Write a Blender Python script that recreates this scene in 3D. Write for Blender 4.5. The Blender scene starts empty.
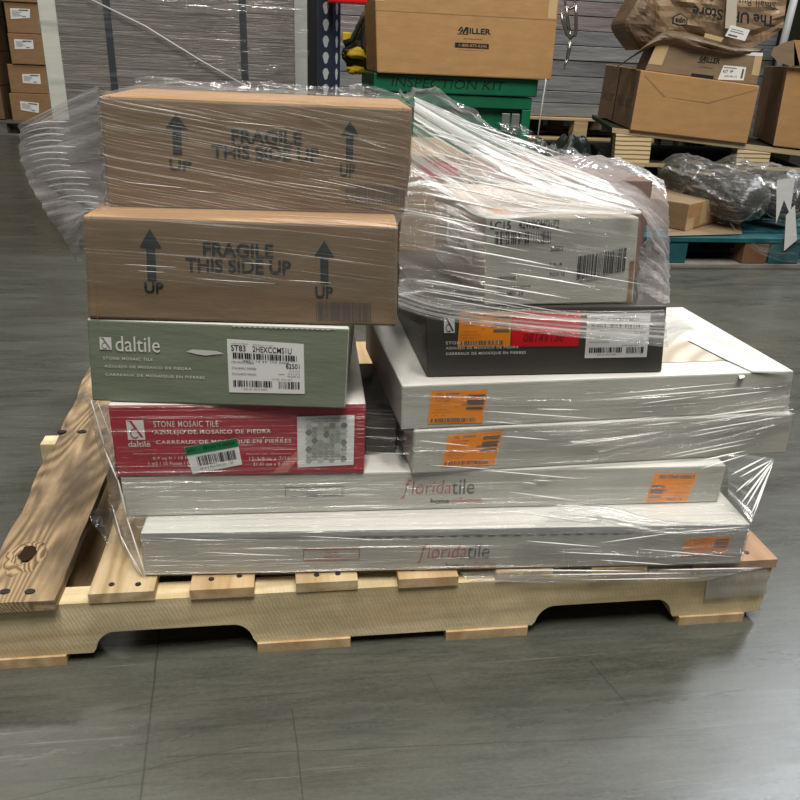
import bpy, bmesh, math, random
from mathutils import Vector, Matrix, noise
random.seed(7)
S = bpy.context.scene
COL = S.collection

# ---------------------------------------------------------------- camera
FPX, CX, CY, CZ, YAW, PITCH, ROLL = 769.0752616588724, 0.460278425053014, -0.913360412953165, 0.8204733057058929, -0.15858890892686195, 0.4200694162859533, 0.04673544745114138
_c, _s = math.cos, math.sin
FW = Vector((-_s(YAW) * _c(PITCH), _c(YAW) * _c(PITCH), -_s(PITCH)))
_r0 = Vector((_c(YAW), _s(YAW), 0)); _u0 = _r0.cross(FW)
RT = _r0 * _c(ROLL) + _u0 * _s(ROLL); UP = -_r0 * _s(ROLL) + _u0 * _c(ROLL)
EYE = Vector((CX, CY, CZ))
cd = bpy.data.cameras.new('camera'); cam = bpy.data.objects.new('camera', cd); COL.objects.link(cam)
cam.matrix_world = Matrix(((RT.x, UP.x, -FW.x, CX), (RT.y, UP.y, -FW.y, CY), (RT.z, UP.z, -FW.z, CZ), (0, 0, 0, 1)))
cd.sensor_fit = 'HORIZONTAL'; cd.sensor_width = 36; cd.lens = 36 * FPX / 800; cd.clip_end = 100; cd.clip_start = 0.02
S.camera = cam
# ---------------------------------------------------------------- world, lamps, exposure
w = bpy.data.worlds.new('warehouse_air'); S.world = w; w.use_nodes = True
w.node_tree.nodes['Background'].inputs[0].default_value = (0.86, 0.93, 1.0, 1)
w.node_tree.nodes['Background'].inputs[1].default_value = 0.065

def area(name, loc, sx, sy, power, target=None, color=(1, 0.96, 0.88)):
    l = bpy.data.lights.new(name, 'AREA'); l.shape = 'RECTANGLE'; l.size = sx; l.size_y = sy; l.energy = power; l.color = color
    o = bpy.data.objects.new(name, l); COL.objects.link(o); o.location = loc
    if target is not None:
        o.rotation_euler = (Vector(target) - Vector(loc)).to_track_quat('-Z', 'Y').to_euler()
    return o
area('ceiling_lamp', (0.1, -1.7, 5.2), 0.5, 2.4, 340, (0.5, 0.3, 0.3))
area('ceiling_lamp', (1.5, -1.3, 5.4), 0.5, 2.4, 250, (0.8, 0.3, 0.3))
area('ceiling_lamp', (0.6, 3.0, 6.5), 2.4, 0.6, 150, (0.6, 2.6, 0))
area('ceiling_lamp', (5.7, 3.9, 6.0), 1.1, 1.8, 430, (1.5, 0.2, 0), (0.88, 0.93, 1.0))
area('ceiling_lamp', (3.2, 0.2, 5.6), 0.5, 2.0, 190, (2.8, 3.0, 0.3))
area('ceiling_lamp', (-2.5, 5.0, 6.2), 0.5, 2.0, 130, (-1.6, 5.5, 0))
S.view_settings.view_transform = 'Standard'; S.view_settings.look = 'None'; S.view_settings.gamma = 1
S.view_settings.exposure = -0.70; S.view_settings.use_curve_mapping = False

# ---------------------------------------------------------------- geometry of the view: turns a measured picture point into a place
def _ray(x, y):
    return FW + RT * ((x - 400) / FPX) + UP * ((400 - y) / FPX)
def at(x, y, Y):
    d = _ray(x, y); return EYE + d * ((Y - CY) / d.y)
def onz(x, y, z):
    d = _ray(x, y); return EYE + d * ((z - CZ) / d.z)

# ---------------------------------------------------------------- object helpers
def link(o, parent=None):
    COL.objects.link(o)
    if parent is not None: o.parent = parent
    return o
def tag(o, label=None, cat=None, group=None, kind=None):
    if label: o['label'] = label
    if cat: o['category'] = cat
    if group: o['group'] = group
    if kind: o['kind'] = kind
    return o
def thing(name, loc, label, cat, group=None):
    o = bpy.data.objects.new(name, None); o.empty_display_size = 0.05; COL.objects.link(o); o.location = loc
    return tag(o, label, cat, group)
def mesh(name, verts, faces, mats, parent=None, fm=None, smooth=False, uvs=None):
    """world-space verts; parented objects get a local offset from the parent's location"""
    me = bpy.data.meshes.new(name)
    off = Vector((0, 0, 0)); p = parent
    while p is not None:
        off += p.location; p = p.parent
    if parent is None:
        n = len(verts); c = Vector((sum(v[0] for v in verts) / n, sum(v[1] for v in verts) / n, min(v[2] for v in verts)))
    else:
        c = Vector((0, 0, 0))
    me.from_pydata([tuple(Vector(v) - off - c) for v in verts], [], faces)
    if not isinstance(mats, (list, tuple)): mats = [mats]
    for m in mats: me.materials.append(m)
    if fm:
        for i, k in enumerate(fm): me.polygons[i].material_index = k
    if uvs:
        ul = me.uv_layers.new(name='UVMap')
        for poly in me.polygons:
            for li in poly.loop_indices: ul.data[li].uv = uvs[me.loops[li].vertex_index]
    if smooth:
        for poly in me.polygons: poly.use_smooth = True
    me.update()
    o = bpy.data.objects.new(name, me); o.location = c
    return link(o, parent)
def bevel(o, wd=0.002, seg=2):
    m = o.modifiers.new('bevel', 'BEVEL'); m.width = wd; m.segments = seg; m.limit_method = 'ANGLE'; m.angle_limit = 0.7
    return o
HEXF = [(0, 1, 2, 3), (5, 4, 7, 6), (4, 0, 3, 7), (1, 5, 6, 2), (3, 2, 6, 7), (4, 5, 1, 0)]  # front back left right top bottom
def hexa(name, v8, mats, parent=None, fm=None, bw=0.002):
    """v8: front BL BR TR TL, back BL BR TR TL"""
    o = mesh(name, v8, HEXF, mats, parent, fm)
    if bw: bevel(o, bw)
    return o
def box(name, x0, x1, y0, y1, z0, z1, m, parent=None, bw=0.002, fm=None):
    v = [(x0, y0, z0), (x1, y0, z0), (x1, y0, z1), (x0, y0, z1), (x0, y1, z0), (x1, y1, z0), (x1, y1, z1), (x0, y1, z1)]
    return hexa(name, v, m, parent, fm, bw)
def tube(name, pts, r, m, parent=None, seg=6, closed=False):
    pts = [Vector(p) for p in pts]; vs = []; fs = []
    n = len(pts)
    for i, p in enumerate(pts):
        a = pts[max(i - 1, 0)]; b = pts[min(i + 1, n - 1)]
        if closed: a = pts[i - 1]; b = pts[(i + 1) % n]
        d = (b - a).normalized(); u = d.orthogonal().normalized() if abs(d.z) > .9 else d.cross(Vector((0, 0, 1))).normalized(); v = d.cross(u)
        rr = r[i] if isinstance(r, (list, tuple)) else r
        for k in range(seg):
            t = 2 * math.pi * k / seg; vs.append(p + u * (math.cos(t) * rr) + v * (math.sin(t) * rr))
    rng = range(n) if closed else range(n - 1)
    for i in rng:
        j = (i + 1) % n
        for k in range(seg):
            k2 = (k + 1) % seg; fs.append((i * seg + k, i * seg + k2, j * seg + k2, j * seg + k))
    if not closed:
        fs.append(tuple(range(seg - 1, -1, -1))); fs.append(tuple((n - 1) * seg + k for k in range(seg)))
    return mesh(name, vs, fs, m, parent, smooth=True)

# ---------------------------------------------------------------- materials
class NT:
    def __init__(s, name):
        s.m = bpy.data.materials.new(name); s.m.use_nodes = True; s.t = s.m.node_tree; s.n = s.t.nodes; s.l = s.t.links
        s.b = s.n['Principled BSDF']; s.out = s.n['Material Output']
    def new(s, typ, **kw):
        nd = s.n.new(typ)
        for k, v in kw.items(): setattr(nd, k, v)
        return nd
    def val(s, sock, v):
        if hasattr(v, 'is_linked') or hasattr(v, 'links'): s.l.new(v, sock)
        else: sock.default_value = v
    def math(s, op, a, b=0.0, c=None, clamp=False):
        nd = s.new('ShaderNodeMath', operation=op); nd.use_clamp = clamp
        s.val(nd.inputs[0], a); s.val(nd.inputs[1], b)
        if c is not None: s.val(nd.inputs[2], c)
        return nd.outputs[0]
    def coord(s, kind='Object', scale=(1, 1, 1), rot=(0, 0, 0), loc=(0, 0, 0)):
        tc = s.new('ShaderNodeTexCoord'); mp = s.new('ShaderNodeMapping')
        mp.inputs['Scale'].default_value = scale; mp.inputs['Rotation'].default_value = rot; mp.inputs['Location'].default_value = loc
        s.l.new(tc.outputs[kind], mp.inputs[0]); return mp.outputs[0]
    def noise(s, vec, scale=5.0, detail=4.0, rough=0.55, dist=0.0):
        nd = s.new('ShaderNodeTexNoise'); s.l.new(vec, nd.inputs['Vector']); nd.inputs['Scale'].default_value = scale
        nd.inputs['Detail'].default_value = detail; nd.inputs['Roughness'].default_value = rough; nd.inputs['Distortion'].default_value = dist
        return nd.outputs[0]
    def ramp(s, fac, stops):
        nd = s.new('ShaderNodeValToRGB'); s.l.new(fac, nd.inputs[0]); e = nd.color_ramp.elements
        while len(e) < len(stops): e.new(0.5)
        for i, (p, c) in enumerate(stops):
            e[i].position = p; e[i].color = (c if isinstance(c, (tuple, list)) else (c, c, c)) + ((1,) if not isinstance(c, (tuple, list)) or len(c) == 3 else ())
        return nd.outputs[0]
    def mix(s, fac, a, b, mode='MIX'):
        nd = s.new('ShaderNodeMix', data_type='RGBA', blend_type=mode); s.val(nd.inputs[0], fac)
        for k, v in ((6, a), (7, b)):
            if isinstance(v, tuple): nd.inputs[k].default_value = v if len(v) == 4 else v + (1,)
            else: s.l.new(v, nd.inputs[k])
        return nd.outputs[2]
    def bump(s, h, strength=0.3, dist=0.002, normal_to=None):
        nd = s.new('ShaderNodeBump'); nd.inputs['Strength'].default_value = strength; nd.inputs['Distance'].default_value = dist
        s.l.new(h, nd.inputs['Height']); s.l.new(nd.outputs[0], (normal_to or s.b).inputs['Normal']); return nd.outputs[0]
def setp(b, rough=0.6, spec=0.4, metal=0.0, color=None):
    b.inputs['Roughness'].default_value = rough; b.inputs['Specular IOR Level'].default_value = spec; b.inputs['Metallic'].default_value = metal
    if color: b.inputs['Base Color'].default_value = color + (1,)

def paper_mat(name, col, var=0.12, rough=0.6, spec=0.35, stripe=0.0, fine=1.0):
    """card, cardboard, painted carton: mottled colour, faint corrugation, soft dents"""
    t = NT(name); setp(t.b, rough, spec)
    a = t.noise(t.coord(scale=(3, 3, 9)), 3.0, 5, 0.6); b = t.noise(t.coord(scale=(60, 60, 60)), 6.0, 3)
    dk = tuple(c * (1 - var) for c in col); lt = tuple(min(1, c * (1 + var)) for c in col)
    c1 = t.mix(t.ramp(a, [(0.3, 0.0), (0.7, 1.0)]), dk, lt)
    c2 = t.mix(t.math('MULTIPLY', b, 0.25 * fine), c1, tuple(c * 0.75 for c in col))
    t.l.new(c2, t.b.inputs['Base Color'])
    h = t.math('ADD', t.noise(t.coord(scale=(4, 4, 14)), 2.5, 4), t.math('MULTIPLY', t.noise(t.coord(scale=(20, 20, 200)), 4, 2), 0.12 + stripe))
    t.bump(h, 0.35, 0.004)
    return t.m
def plain(name, col, rough=0.5, spec=0.4, metal=0.0):
    t = NT(name); setp(t.b, rough, spec, metal)
    n = t.noise(t.coord(), 14, 3)
    t.l.new(t.mix(t.math('MULTIPLY', n, 0.35), tuple(c * 1.1 for c in col), tuple(c * 0.75 for c in col)), t.b.inputs['Base Color'])
    return t.m
def wood_mat(name, light, dark, axis='Y', weather=0.0, rough=0.75, saw=0.0, seed=0.0, rings=9, ringamp=.14):
    """grain runs along axis"""
    t = NT(name); setp(t.b, rough, 0.25)
    sc = {'X': (1.2, 16, 16), 'Y': (16, 1.2, 16)}[axis]
    co = t.coord(scale=sc, loc=(seed, seed * .7, seed * .3))
    n1 = t.noise(co, 1.6, 6, 0.65, 0.8); n2 = t.noise(t.coord(scale=tuple(k * 6 for k in sc), loc=(seed,) * 3), 2.0, 4, 0.6)
    co2 = t.coord(scale={'X': (.55, 4.6, 4.6), 'Y': (4.6, .55, 4.6)}[axis], loc=(seed * 1.3, seed, 0))
    wn = t.noise(co2, 1.1, 2, 0.5, 0.6)
    ringv = t.math('SINE', t.math('MULTIPLY', wn, rings * 6.28))
    f = t.math('ADD', t.math('MULTIPLY', ringv, ringamp), t.math('ADD', t.math('MULTIPLY', n1, 0.6), t.math('MULTIPLY', n2, 0.35)))
    col = t.mix(t.ramp(f, [(0.25, 1.0), (0.72, 0.0)]), light, dark)
    if weather:
        g = t.noise(t.coord(scale=(5, 3, 5), loc=(seed, 0, 0)), 2.2, 5, 0.6)
        col = t.mix(t.math('MULTIPLY', t.ramp(g, [(0.42, 0.0), (0.62, 1.0)]), weather), col, tuple(c * 0.33 for c in (light[0] * .8, light[1] * .85, light[2])))
    if saw:
        wv = t.new('ShaderNodeTexWave', wave_type='BANDS', bands_direction='X'); t.l.new(t.coord(scale=(1, 1, 0.62), rot=(0, 0.55, 0)), wv.inputs['Vector'])
        wv.inputs['Scale'].default_value = 62; wv.inputs['Distortion'].default_value = 5.5; wv.inputs['Detail'].default_value = 3; wv.inputs['Detail Scale'].default_value = 1.6
        col = t.mix(t.math('MULTIPLY', wv.outputs['Fac'], saw), col, tuple(c * 0.62 for c in light))
        t.bump(t.math('ADD', t.math('MULTIPLY', wv.outputs['Fac'], 0.25), f), 0.5, 0.0012)
    else:
        t.bump(f, 0.5, 0.0015)
    t.l.new(col, t.b.inputs['Base Color'])
    return t.m
def film_mat(name, base=0.05, gain=0.5, lo=0.5, hi=0.72, su=2.0, sv=60.0, rough=0.18, white=0.5, sparkle=0.0, seed=0.0, tint=(0.9, 0.92, 0.93), bd=0.012):
    """clear stretch wrap: see-through, creased along the pull direction (u); creases reflect light, and white streaks stand in for highlights"""
    t = NT(name); t.n.remove(t.b)
    uv = t.coord('UV', (su, sv, 1), loc=(seed, seed * 3.1, 0))
    warp = t.coord('UV', (3, 3, 1), loc=(seed, 0, 0))
    n1 = t.noise(uv, 1.0, 2.5, 0.6, 0.05); n2 = t.noise(t.coord('UV', (su * 2.6, sv * 3.2, 1), loc=(seed * 2, seed, 0)), 1.0, 3, 0.6)
    patch = t.noise(warp, 1.6, 3, 0.5)
    st = t.ramp(n1, [(lo, 0.0), (hi, 1.0)]); st2 = t.ramp(n2, [(lo + .04, 0.0), (hi + .02, 1.0)])
    pm = t.ramp(patch, [(0.35, 0.15), (0.62, 1.0)])
    k = t.math('MULTIPLY', t.math('ADD', t.math('MULTIPLY', st, gain), t.math('MULTIPLY', st2, gain * 0.7)), pm)  # whitish streak opacity painted to stand for highlights along the creases
    if sparkle:
        sp = t.noise(t.coord('UV', (26, 26, 1), loc=(seed, seed, 0)), 1.0, 6, 0.75, 1.5)
        k = t.math('ADD', k, t.math('MULTIPLY', t.ramp(sp, [(0.56, 0.0), (0.66, 1.0)]), sparkle))
    k = t.math('ADD', k, base)
    fr = t.new('ShaderNodeLayerWeight'); fr.inputs[0].default_value = 0.25
    fac = t.math('ADD', k, t.math('MULTIPLY', fr.outputs['Facing'], 0.18), clamp=True)
    fac = t.math('MINIMUM', fac, 0.92)
    tr = t.new('ShaderNodeBsdfTransparent'); tr.inputs[0].default_value = (0.985, 0.985, 0.985, 1)
    gl = t.new('ShaderNodeBsdfGlossy'); gl.inputs['Roughness'].default_value = rough; gl.inputs['Color'].default_value = (0.95, 0.95, 0.95, 1)
    df = t.new('ShaderNodeBsdfDiffuse'); df.inputs[0].default_value = tint + (1,)
    tl = t.new('ShaderNodeBsdfTranslucent'); tl.inputs[0].default_value = tint + (1,)
    h = t.math('ADD', n1, t.math('MULTIPLY', n2, 0.5))
    bn = t.new('ShaderNodeBump'); bn.inputs['Strength'].default_value = 1.0; bn.inputs['Distance'].default_value = bd; t.l.new(h, bn.inputs['Height'])
    t.l.new(bn.outputs[0], gl.inputs['Normal'])
    m1 = t.new('ShaderNodeMixShader'); m1.inputs[0].default_value = 0.35; t.l.new(df.outputs[0], m1.inputs[1]); t.l.new(tl.outputs[0], m1.inputs[2])
    m2 = t.new('ShaderNodeMixShader'); m2.inputs[0].default_value = white; t.l.new(gl.outputs[0], m2.inputs[1]); t.l.new(m1.outputs[0], m2.inputs[2])
    m3 = t.new('ShaderNodeMixShader'); t.l.new(fac, m3.inputs[0]); t.l.new(tr.outputs[0], m3.inputs[1]); t.l.new(m2.outputs[0], m3.inputs[2])
    t.l.new(m3.outputs[0], t.out.inputs[0])
    return t.m

# ================================================================= STRUCTURE
def floor_mat():
    t = NT('polished_concrete'); setp(t.b, 0.42, 0.5)
    co = t.coord(scale=(1.0, 4.2, 1), rot=(0, 0, -0.12)); n1 = t.noise(co, 2.2, 7, 0.66, 0.4)
    n2 = t.noise(t.coord(scale=(7, 60, 1), rot=(0, 0, -0.1)), 1.4, 5, 0.7, 0.3)
    n3 = t.noise(t.coord(scale=(1, 1, 1)), 0.9, 4); n4 = t.noise(t.coord(scale=(34, 80, 1), rot=(0, 0, -.1)), 3, 8, 0.9)
    f = t.math('ADD', t.math('MULTIPLY', n1, 0.28), t.math('ADD', t.math('MULTIPLY', n2, 0.26), t.math('MULTIPLY', n4, 0.46)))
    c = t.mix(t.ramp(f, [(0.38, 0.0), (0.62, 1.0)]), (0.024, 0.0265, 0.022), (0.112, 0.116, 0.098))
    c = t.mix(t.math('MULTIPLY', t.ramp(n3, [(0.35, 0.0), (0.7, 1.0)]), 0.35), c, (0.12, 0.115, 0.095))
    scr = t.ramp(t.noise(t.coord(scale=(2.2, 95, 1), rot=(0, 0, -0.16)), 1.5, 3, 0.5), [(0.66, 0.0), (0.72, 1.0)])
    c = t.mix(t.math('MULTIPLY', scr, 0.3), c, (0.28, 0.28, 0.25))
    dk = t.ramp(t.noise(t.coord(scale=(3.0, 130, 1), rot=(0, 0, -0.06), loc=(4, 2, 0)), 1.3, 3, 0.5), [(0.66, 0.0), (0.71, 1.0)])
    c = t.mix(t.math('MULTIPLY', dk, 0.5), c, (0.03, 0.032, 0.03))
    pv = t.new('ShaderNodeSeparateXYZ'); t.l.new(t.coord(), pv.inputs[0])
    wob = t.math('MULTIPLY', t.math('SUBTRACT', t.noise(t.coord(), 9, 4), 0.5), 0.006)
    px = t.math('ADD', pv.outputs[0], t.math('ADD', wob, 2.0 - .0)); py = t.math('ADD', pv.outputs[1], t.math('ADD', wob, 5.0))  # object origin sits at (2, 5)
    tot = None
    # saw cuts, cracks and gouges in the slab: (x0,y0,x1,y1,half width,strength)
    for (x0, y0, x1, y1, hw, st) in ((0.258, 0.08, 0.295, -0.5, .0013, .85), (0.30, -0.181, 1.02, -0.217, .0008, .7), (0.458, -0.118, 0.474, -0.3, .0010, .7),
                                     (0.905, -0.066, 0.926, -0.159, .0012, .8), (0.1, -0.23, 0.40, -0.175, .0008, .7), (0.13, 0.005, 0.7, -0.03, .0008, .45),
                                     (-1.2, 1.42, 0.1, 1.36, .003, .6), (-1.2, 0.95, 0.05, 0.97, .003, .35), (0.655, -0.07, 0.668, -0.125, .0010, .5), (0.17, -0.11, 0.33, -0.075, .0007, .6),
                                     (-1.8, 2.3, -0.3, 2.2, .004, .5)):
        st *= .65; L = math.hypot(x1 - x0, y1 - y0); ux, uy = (x1 - x0) / L, (y1 - y0) / L
        dx = t.math('SUBTRACT', px, x0); dy = t.math('SUBTRACT', py, y0)
        al = t.math('ADD', t.math('MULTIPLY', dx, ux), t.math('MULTIPLY', dy, uy))
        pe = t.math('ABSOLUTE', t.math('SUBTRACT', t.math('MULTIPLY', dx, uy), t.math('MULTIPLY', dy, ux)))
        inl = t.math('LESS_THAN', t.math('ABSOLUTE', t.math('SUBTRACT', al, L / 2)), L / 2)
        m_ = t.math('MULTIPLY', t.math('MULTIPLY', t.math('LESS_THAN', pe, hw), inl), st)
        tot = m_ if tot is None else t.math('MAXIMUM', tot, m_)
    c = t.mix(tot, c, (0.02, 0.022, 0.02))
    t.l.new(c, t.b.inputs['Base Color'])
    t.l.new(t.ramp(n1, [(0.3, 0.22), (0.75, 0.40)]), t.b.inputs['Roughness'])
    t.bump(t.math('ADD', f, t.math('MULTIPLY', tot, -1.0)), 0.25, 0.0015)
    return t.m
FLOOR = floor_mat()
tag(mesh('floor', [(-8, -5, 0), (12, -5, 0), (12, 15, 0), (-8, 15, 0)], [(0, 1, 2, 3)], FLOOR), 'polished grey concrete warehouse floor with saw cuts and scuffs', None, None, 'structure')
DARKWALL = plain('dark_warehouse_wall', (0.012, 0.012, 0.013), 0.9, 0.1)
tag(box('wall_back', -8, 12, 14.9, 15.1, 0, 7, DARKWALL, bw=0), 'dark far warehouse wall', None, None, 'structure')

# ================================================================= SHARED MATERIALS
KRAFT = paper_mat('kraft_card', (0.25, 0.178, 0.112), 0.14)
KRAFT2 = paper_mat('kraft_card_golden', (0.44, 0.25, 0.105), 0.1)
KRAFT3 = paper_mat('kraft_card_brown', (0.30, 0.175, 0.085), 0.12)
KSHADE = paper_mat('kraft_card_shaded', (0.20, 0.125, 0.07), 0.15)  # darker kraft copy: shade on carton sides put into the colour
WHITEB = paper_mat('white_corrugated', (0.50, 0.495, 0.45), 0.07, 0.5, 0.4, 0.25)  # kept darker than the lids, so top light is partly in the colour
LIDW = paper_mat('white_card_lid', (0.66, 0.655, 0.62), 0.05, 0.55)
GREYBAND = paper_mat('grey_printed_card', (0.40, 0.41, 0.42), 0.08)
GREEN = paper_mat('sage_green_card', (0.205, 0.235, 0.175), 0.1, 0.45)
RED = paper_mat('crimson_card', (0.40, 0.022, 0.045), 0.12, 0.4)
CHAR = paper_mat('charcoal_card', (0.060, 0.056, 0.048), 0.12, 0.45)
CHARS = paper_mat('charcoal_card_side', (0.085, 0.075, 0.06), 0.12, 0.5)
INK = plain('black_ink', (0.014, 0.018, 0.022), 0.55, 0.3)
INKB = plain('blue_black_ink', (0.022, 0.035, 0.042), 0.55, 0.3)
INKW = plain('white_ink', (0.72, 0.71, 0.68), 0.5, 0.3)
INKR = plain('brick_red_ink', (0.46, 0.10, 0.075), 0.5, 0.3)
INKG = plain('grey_ink', (0.12, 0.12, 0.12), 0.5, 0.3)
LABEL = plain('white_label_paper', (0.78, 0.78, 0.77), 0.45, 0.4)
ORANGE = plain('orange_label_paper', (0.95, 0.30, 0.015), 0.4, 0.4)
GREENL = plain('green_label_print', (0.01, 0.17, 0.06), 0.45, 0.4)
REDL = plain('bright_red_label', (0.72, 0.01, 0.02), 0.4, 0.4)
TAPE = plain('tan_packing_tape', (0.55, 0.40, 0.22), 0.25, 0.5)

# ================================================================= PRINTING on a face
class Face:
    """bilinear patch: s left to right 0..1, t bottom to top 0..1"""
    def __init__(s, bl, br, tr, tl):
        s.c = [Vector(v) for v in (bl, br, tr, tl)]
        s.nrm = ((s.c[1] - s.c[0]).cross(s.c[3] - s.c[0])).normalized()
        s.w = (s.c[1] - s.c[0]).length; s.h = (s.c[3] - s.c[0]).length
    def P(s, a, b, off=0.0):
        bl, br, tr, tl = s.c
        return (bl * (1 - a) + br * a) * (1 - b) + (tl * (1 - a) + tr * a) * b + s.nrm * off
    def sub(s, quad, off=0.0):
        """quad: four (s,t) corners bl br tr tl"""
        return Face(*[s.P(a, b, off) for a, b in quad])
    def rect(s, a0, b0, a1, b1, off=0.0):
        return s.sub(((a0, b0), (a1, b0), (a1, b1), (a0, b1)), off)
def patchquad(name, f, m, parent, off=0.0006):
    n = 6; vs = [f.P(i / n, 0, off) for i in range(n + 1)] + [f.P(i / n, 1, off) for i in range(n + 1)]
    fs = [(i, i + 1, n + 2 + i, n + 1 + i) for i in range(n)]
    return mesh(name, vs, fs, m, parent)
def rects(name, f, rs, m, parent, off=0.001):
    vs = []; fs = []
    for (a0, b0, a1, b1) in rs:
        k = len(vs); vs += [f.P(a0, b0, off), f.P(a1, b0, off), f.P(a1, b1, off), f.P(a0, b1, off)]; fs.append((k, k + 1, k + 2, k + 3))
    return mesh(name, vs, fs, m, parent)
def poly(name, f, polys, m, parent, off=0.001):
    vs = []; fs = []
    for pl in polys:
        k = len(vs); vs += [f.P(a, b, off) for a, b in pl]; fs.append(tuple(range(k, k + len(pl))))
    return mesh(name, vs, fs, m, parent)
def bars(a0, b0, a1, b1, n, rng, vertical=True, fill=0.55):
    out = []; tot = []
    for i in range(n * 2): tot.append(rng.choice((1, 1, 2, 3)) * (fill if i % 2 == 0 else 1 - fill))
    S_ = sum(tot); x = 0
    for i, q in enumerate(tot):
        q /= S_
        if i % 2 == 0:
            out.append((a0 + (a1 - a0) * x, b0, a0 + (a1 - a0) * (x + q), b1) if vertical else (a0, b0 + (b1 - b0) * x, a1, b0 + (b1 - b0) * (x + q)))
        x += q
    return out
_tcache = {}
def text_geo(s, bold, shear=0.0):
    k = (s, bold, shear)
    if k in _tcache: return _tcache[k]
    cu = bpy.data.curves.new('lettering', 'FONT'); cu.body = s; cu.size = 1; cu.offset = bold; cu.shear = shear; cu.resolution_u = 3; cu.space_character = 1.14 if len(s) > 14 else 1.0
    o = bpy.data.objects.new('lettering', cu); COL.objects.link(o)
    dg = bpy.context.evaluated_depsgraph_get(); me = o.evaluated_get(dg).to_mesh()
    v = [(q.co.x, q.co.y) for q in me.vertices]; f = [tuple(p.vertices) for p in me.polygons]
    o.evaluated_get(dg).to_mesh_clear(); bpy.data.objects.remove(o); bpy.data.curves.remove(cu)
    _tcache[k] = (v, f); return v, f
def text(name, f, items, m, parent, off=0.001, label=None):
    """items: (string, s0, t0, s1, t1, bold[, shear]) each fitted to its rectangle"""
    vs = []; fs = []
    for it in items:
        st, a0, b0, a1, b1 = it[:5]; bold = it[5] if len(it) > 5 else 0.0; sh = it[6] if len(it) > 6 else 0
        v, g = text_geo(st, bold, sh)
        if not v: continue
        x0 = min(q[0] for q in v); x1 = max(q[0] for q in v); y0 = min(q[1] for q in v); y1 = max(q[1] for q in v)
        k = len(vs)
        vs += [f.P(a0 + (a1 - a0) * (x - x0) / (x1 - x0), b0 + (b1 - b0) * (y - y0) / (y1 - y0), off) for x, y in v]
        fs += [tuple(k + i for i in q) for q in g]
    o = mesh(name, vs, fs, m, parent)
    if label: o['label'] = label
    return o

# ================================================================= WOODEN PALLET (under the load)
PX, PD = 1.219, 1.016
WL = wood_mat('fresh_pine', (0.68, 0.54, 0.34), (0.40, 0.27, 0.13), 'Y', 0.15, seed=1)
WL2 = wood_mat('fresh_pine_warm', (0.66, 0.49, 0.29), (0.44, 0.29, 0.14), 'Y', 0.1, seed=5)
WW = wood_mat('weathered_board', (0.50, 0.36, 0.215), (0.13, 0.088, 0.05), 'Y', 0.9, 0.8, seed=3.3, rings=38, ringamp=.13)
WS = wood_mat('rough_sawn_stringer', (0.86, 0.73, 0.47), (0.58, 0.44, 0.24), 'X', 0.35, 0.8, 0.14, 2.0)
WD = wood_mat('reddish_end_board', (0.50, 0.33, 0.21), (0.33, 0.19, 0.11), 'Y', 0.2, seed=9)
BARK = plain('dark_knot_wood', (0.03, 0.018, 0.01), 0.9, 0.1)
KNOTL = wood_mat('pale_knot_rim', (0.50, 0.36, 0.21), (0.17, 0.11, 0.06), 'Y', 0.4, seed=7, rings=60, ringamp=.3)
NAIL = plain('rusty_nail', (0.045, 0.04, 0.038), 0.5, 0.5, 0.6)
pal = thing('wooden_pallet', (0.6, 0.5, 0), 'notched pine pallet with a weathered wide left board, holding the wrapped tile boxes', 'pallet')
def stringer(y0, y1):
    # profile in x-z with two fork notches
    def notch(a, b):
        h = 0.036; out = [(a, 0.016)]
        for i in range(1, 8):
            t = i / 8 * math.pi / 2; out.append((a + 0.03 * (1 - math.cos(t)) + 0.004, 0.016 + h * math.sin(t)))
        out.append((a + 0.045, 0.016 + h)); out.append((b - 0.045, 0.016 + h))
        for i in range(7, 0, -1):
            t = i / 8 * math.pi / 2; out.append((b - 0.03 * (1 - math.cos(t)) - 0.004, 0.016 + h * math.sin(t)))
        out.append((b, 0.016)); return out
    pr = [(0, 0.016)] + notch(0.176, 0.408) + notch(0.832, 1.067) + [(PX, 0.016), (PX, 0.105), (0, 0.105)]
    n = len(pr); vs = [(x, y0, z) for x, z in pr] + [(x, y1, z) for x, z in pr]
    fs = [tuple(range(n)), tuple(range(2 * n - 1, n - 1, -1))] + [(i + n, (i + 1) % n + n, (i + 1) % n, i) for i in range(n)]
    o = mesh('stringer', vs, fs, WS, pal)
    # slightly uneven sawn edge
    return o
stringer(0.0, 0.038); stringer(PD - 0.038, PD)
o = stringer(0.49, 0.528); 
for v in o.data.vertices:
    if v.co.x < -0.55: v.co.x -= 0.016
def board(x0, x1, m, z0=0.105, z1=0.121, y0=0.0, y1=PD, nails=True, name='deck_board', wav=0.0012):
    n = 14; vs = []
    for i in range(n + 1):
        y = y0 + (y1 - y0) * i / n; j = lambda: random.uniform(-wav, wav)
        a, b = x0 + j(), x1 + j()
        vs += [(a, y, z0), (b, y, z0), (b, y, z1), (a, y, z1)]
    fs = [(0, 1, 2, 3)] + [(4 * n + 3, 4 * n + 2, 4 * n + 1, 4 * n)]
    for i in range(n):
        for k in range(4):
            k2 = (k + 1) % 4; fs.append((4 * i + k2, 4 * i + k, 4 * (i + 1) + k, 4 * (i + 1) + k2))
    o = mesh(name, vs, fs, m, pal)
    if nails:
        for q, fx in enumerate((0.3, 0.72)):
            xx = x0 + (x1 - x0) * fx + random.uniform(-.004, .004); yy = 0.018 + random.uniform(-.004, .005)
            disc('nail_head', (xx, yy, z1), 0.0042, NAIL, o)
    return o
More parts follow.
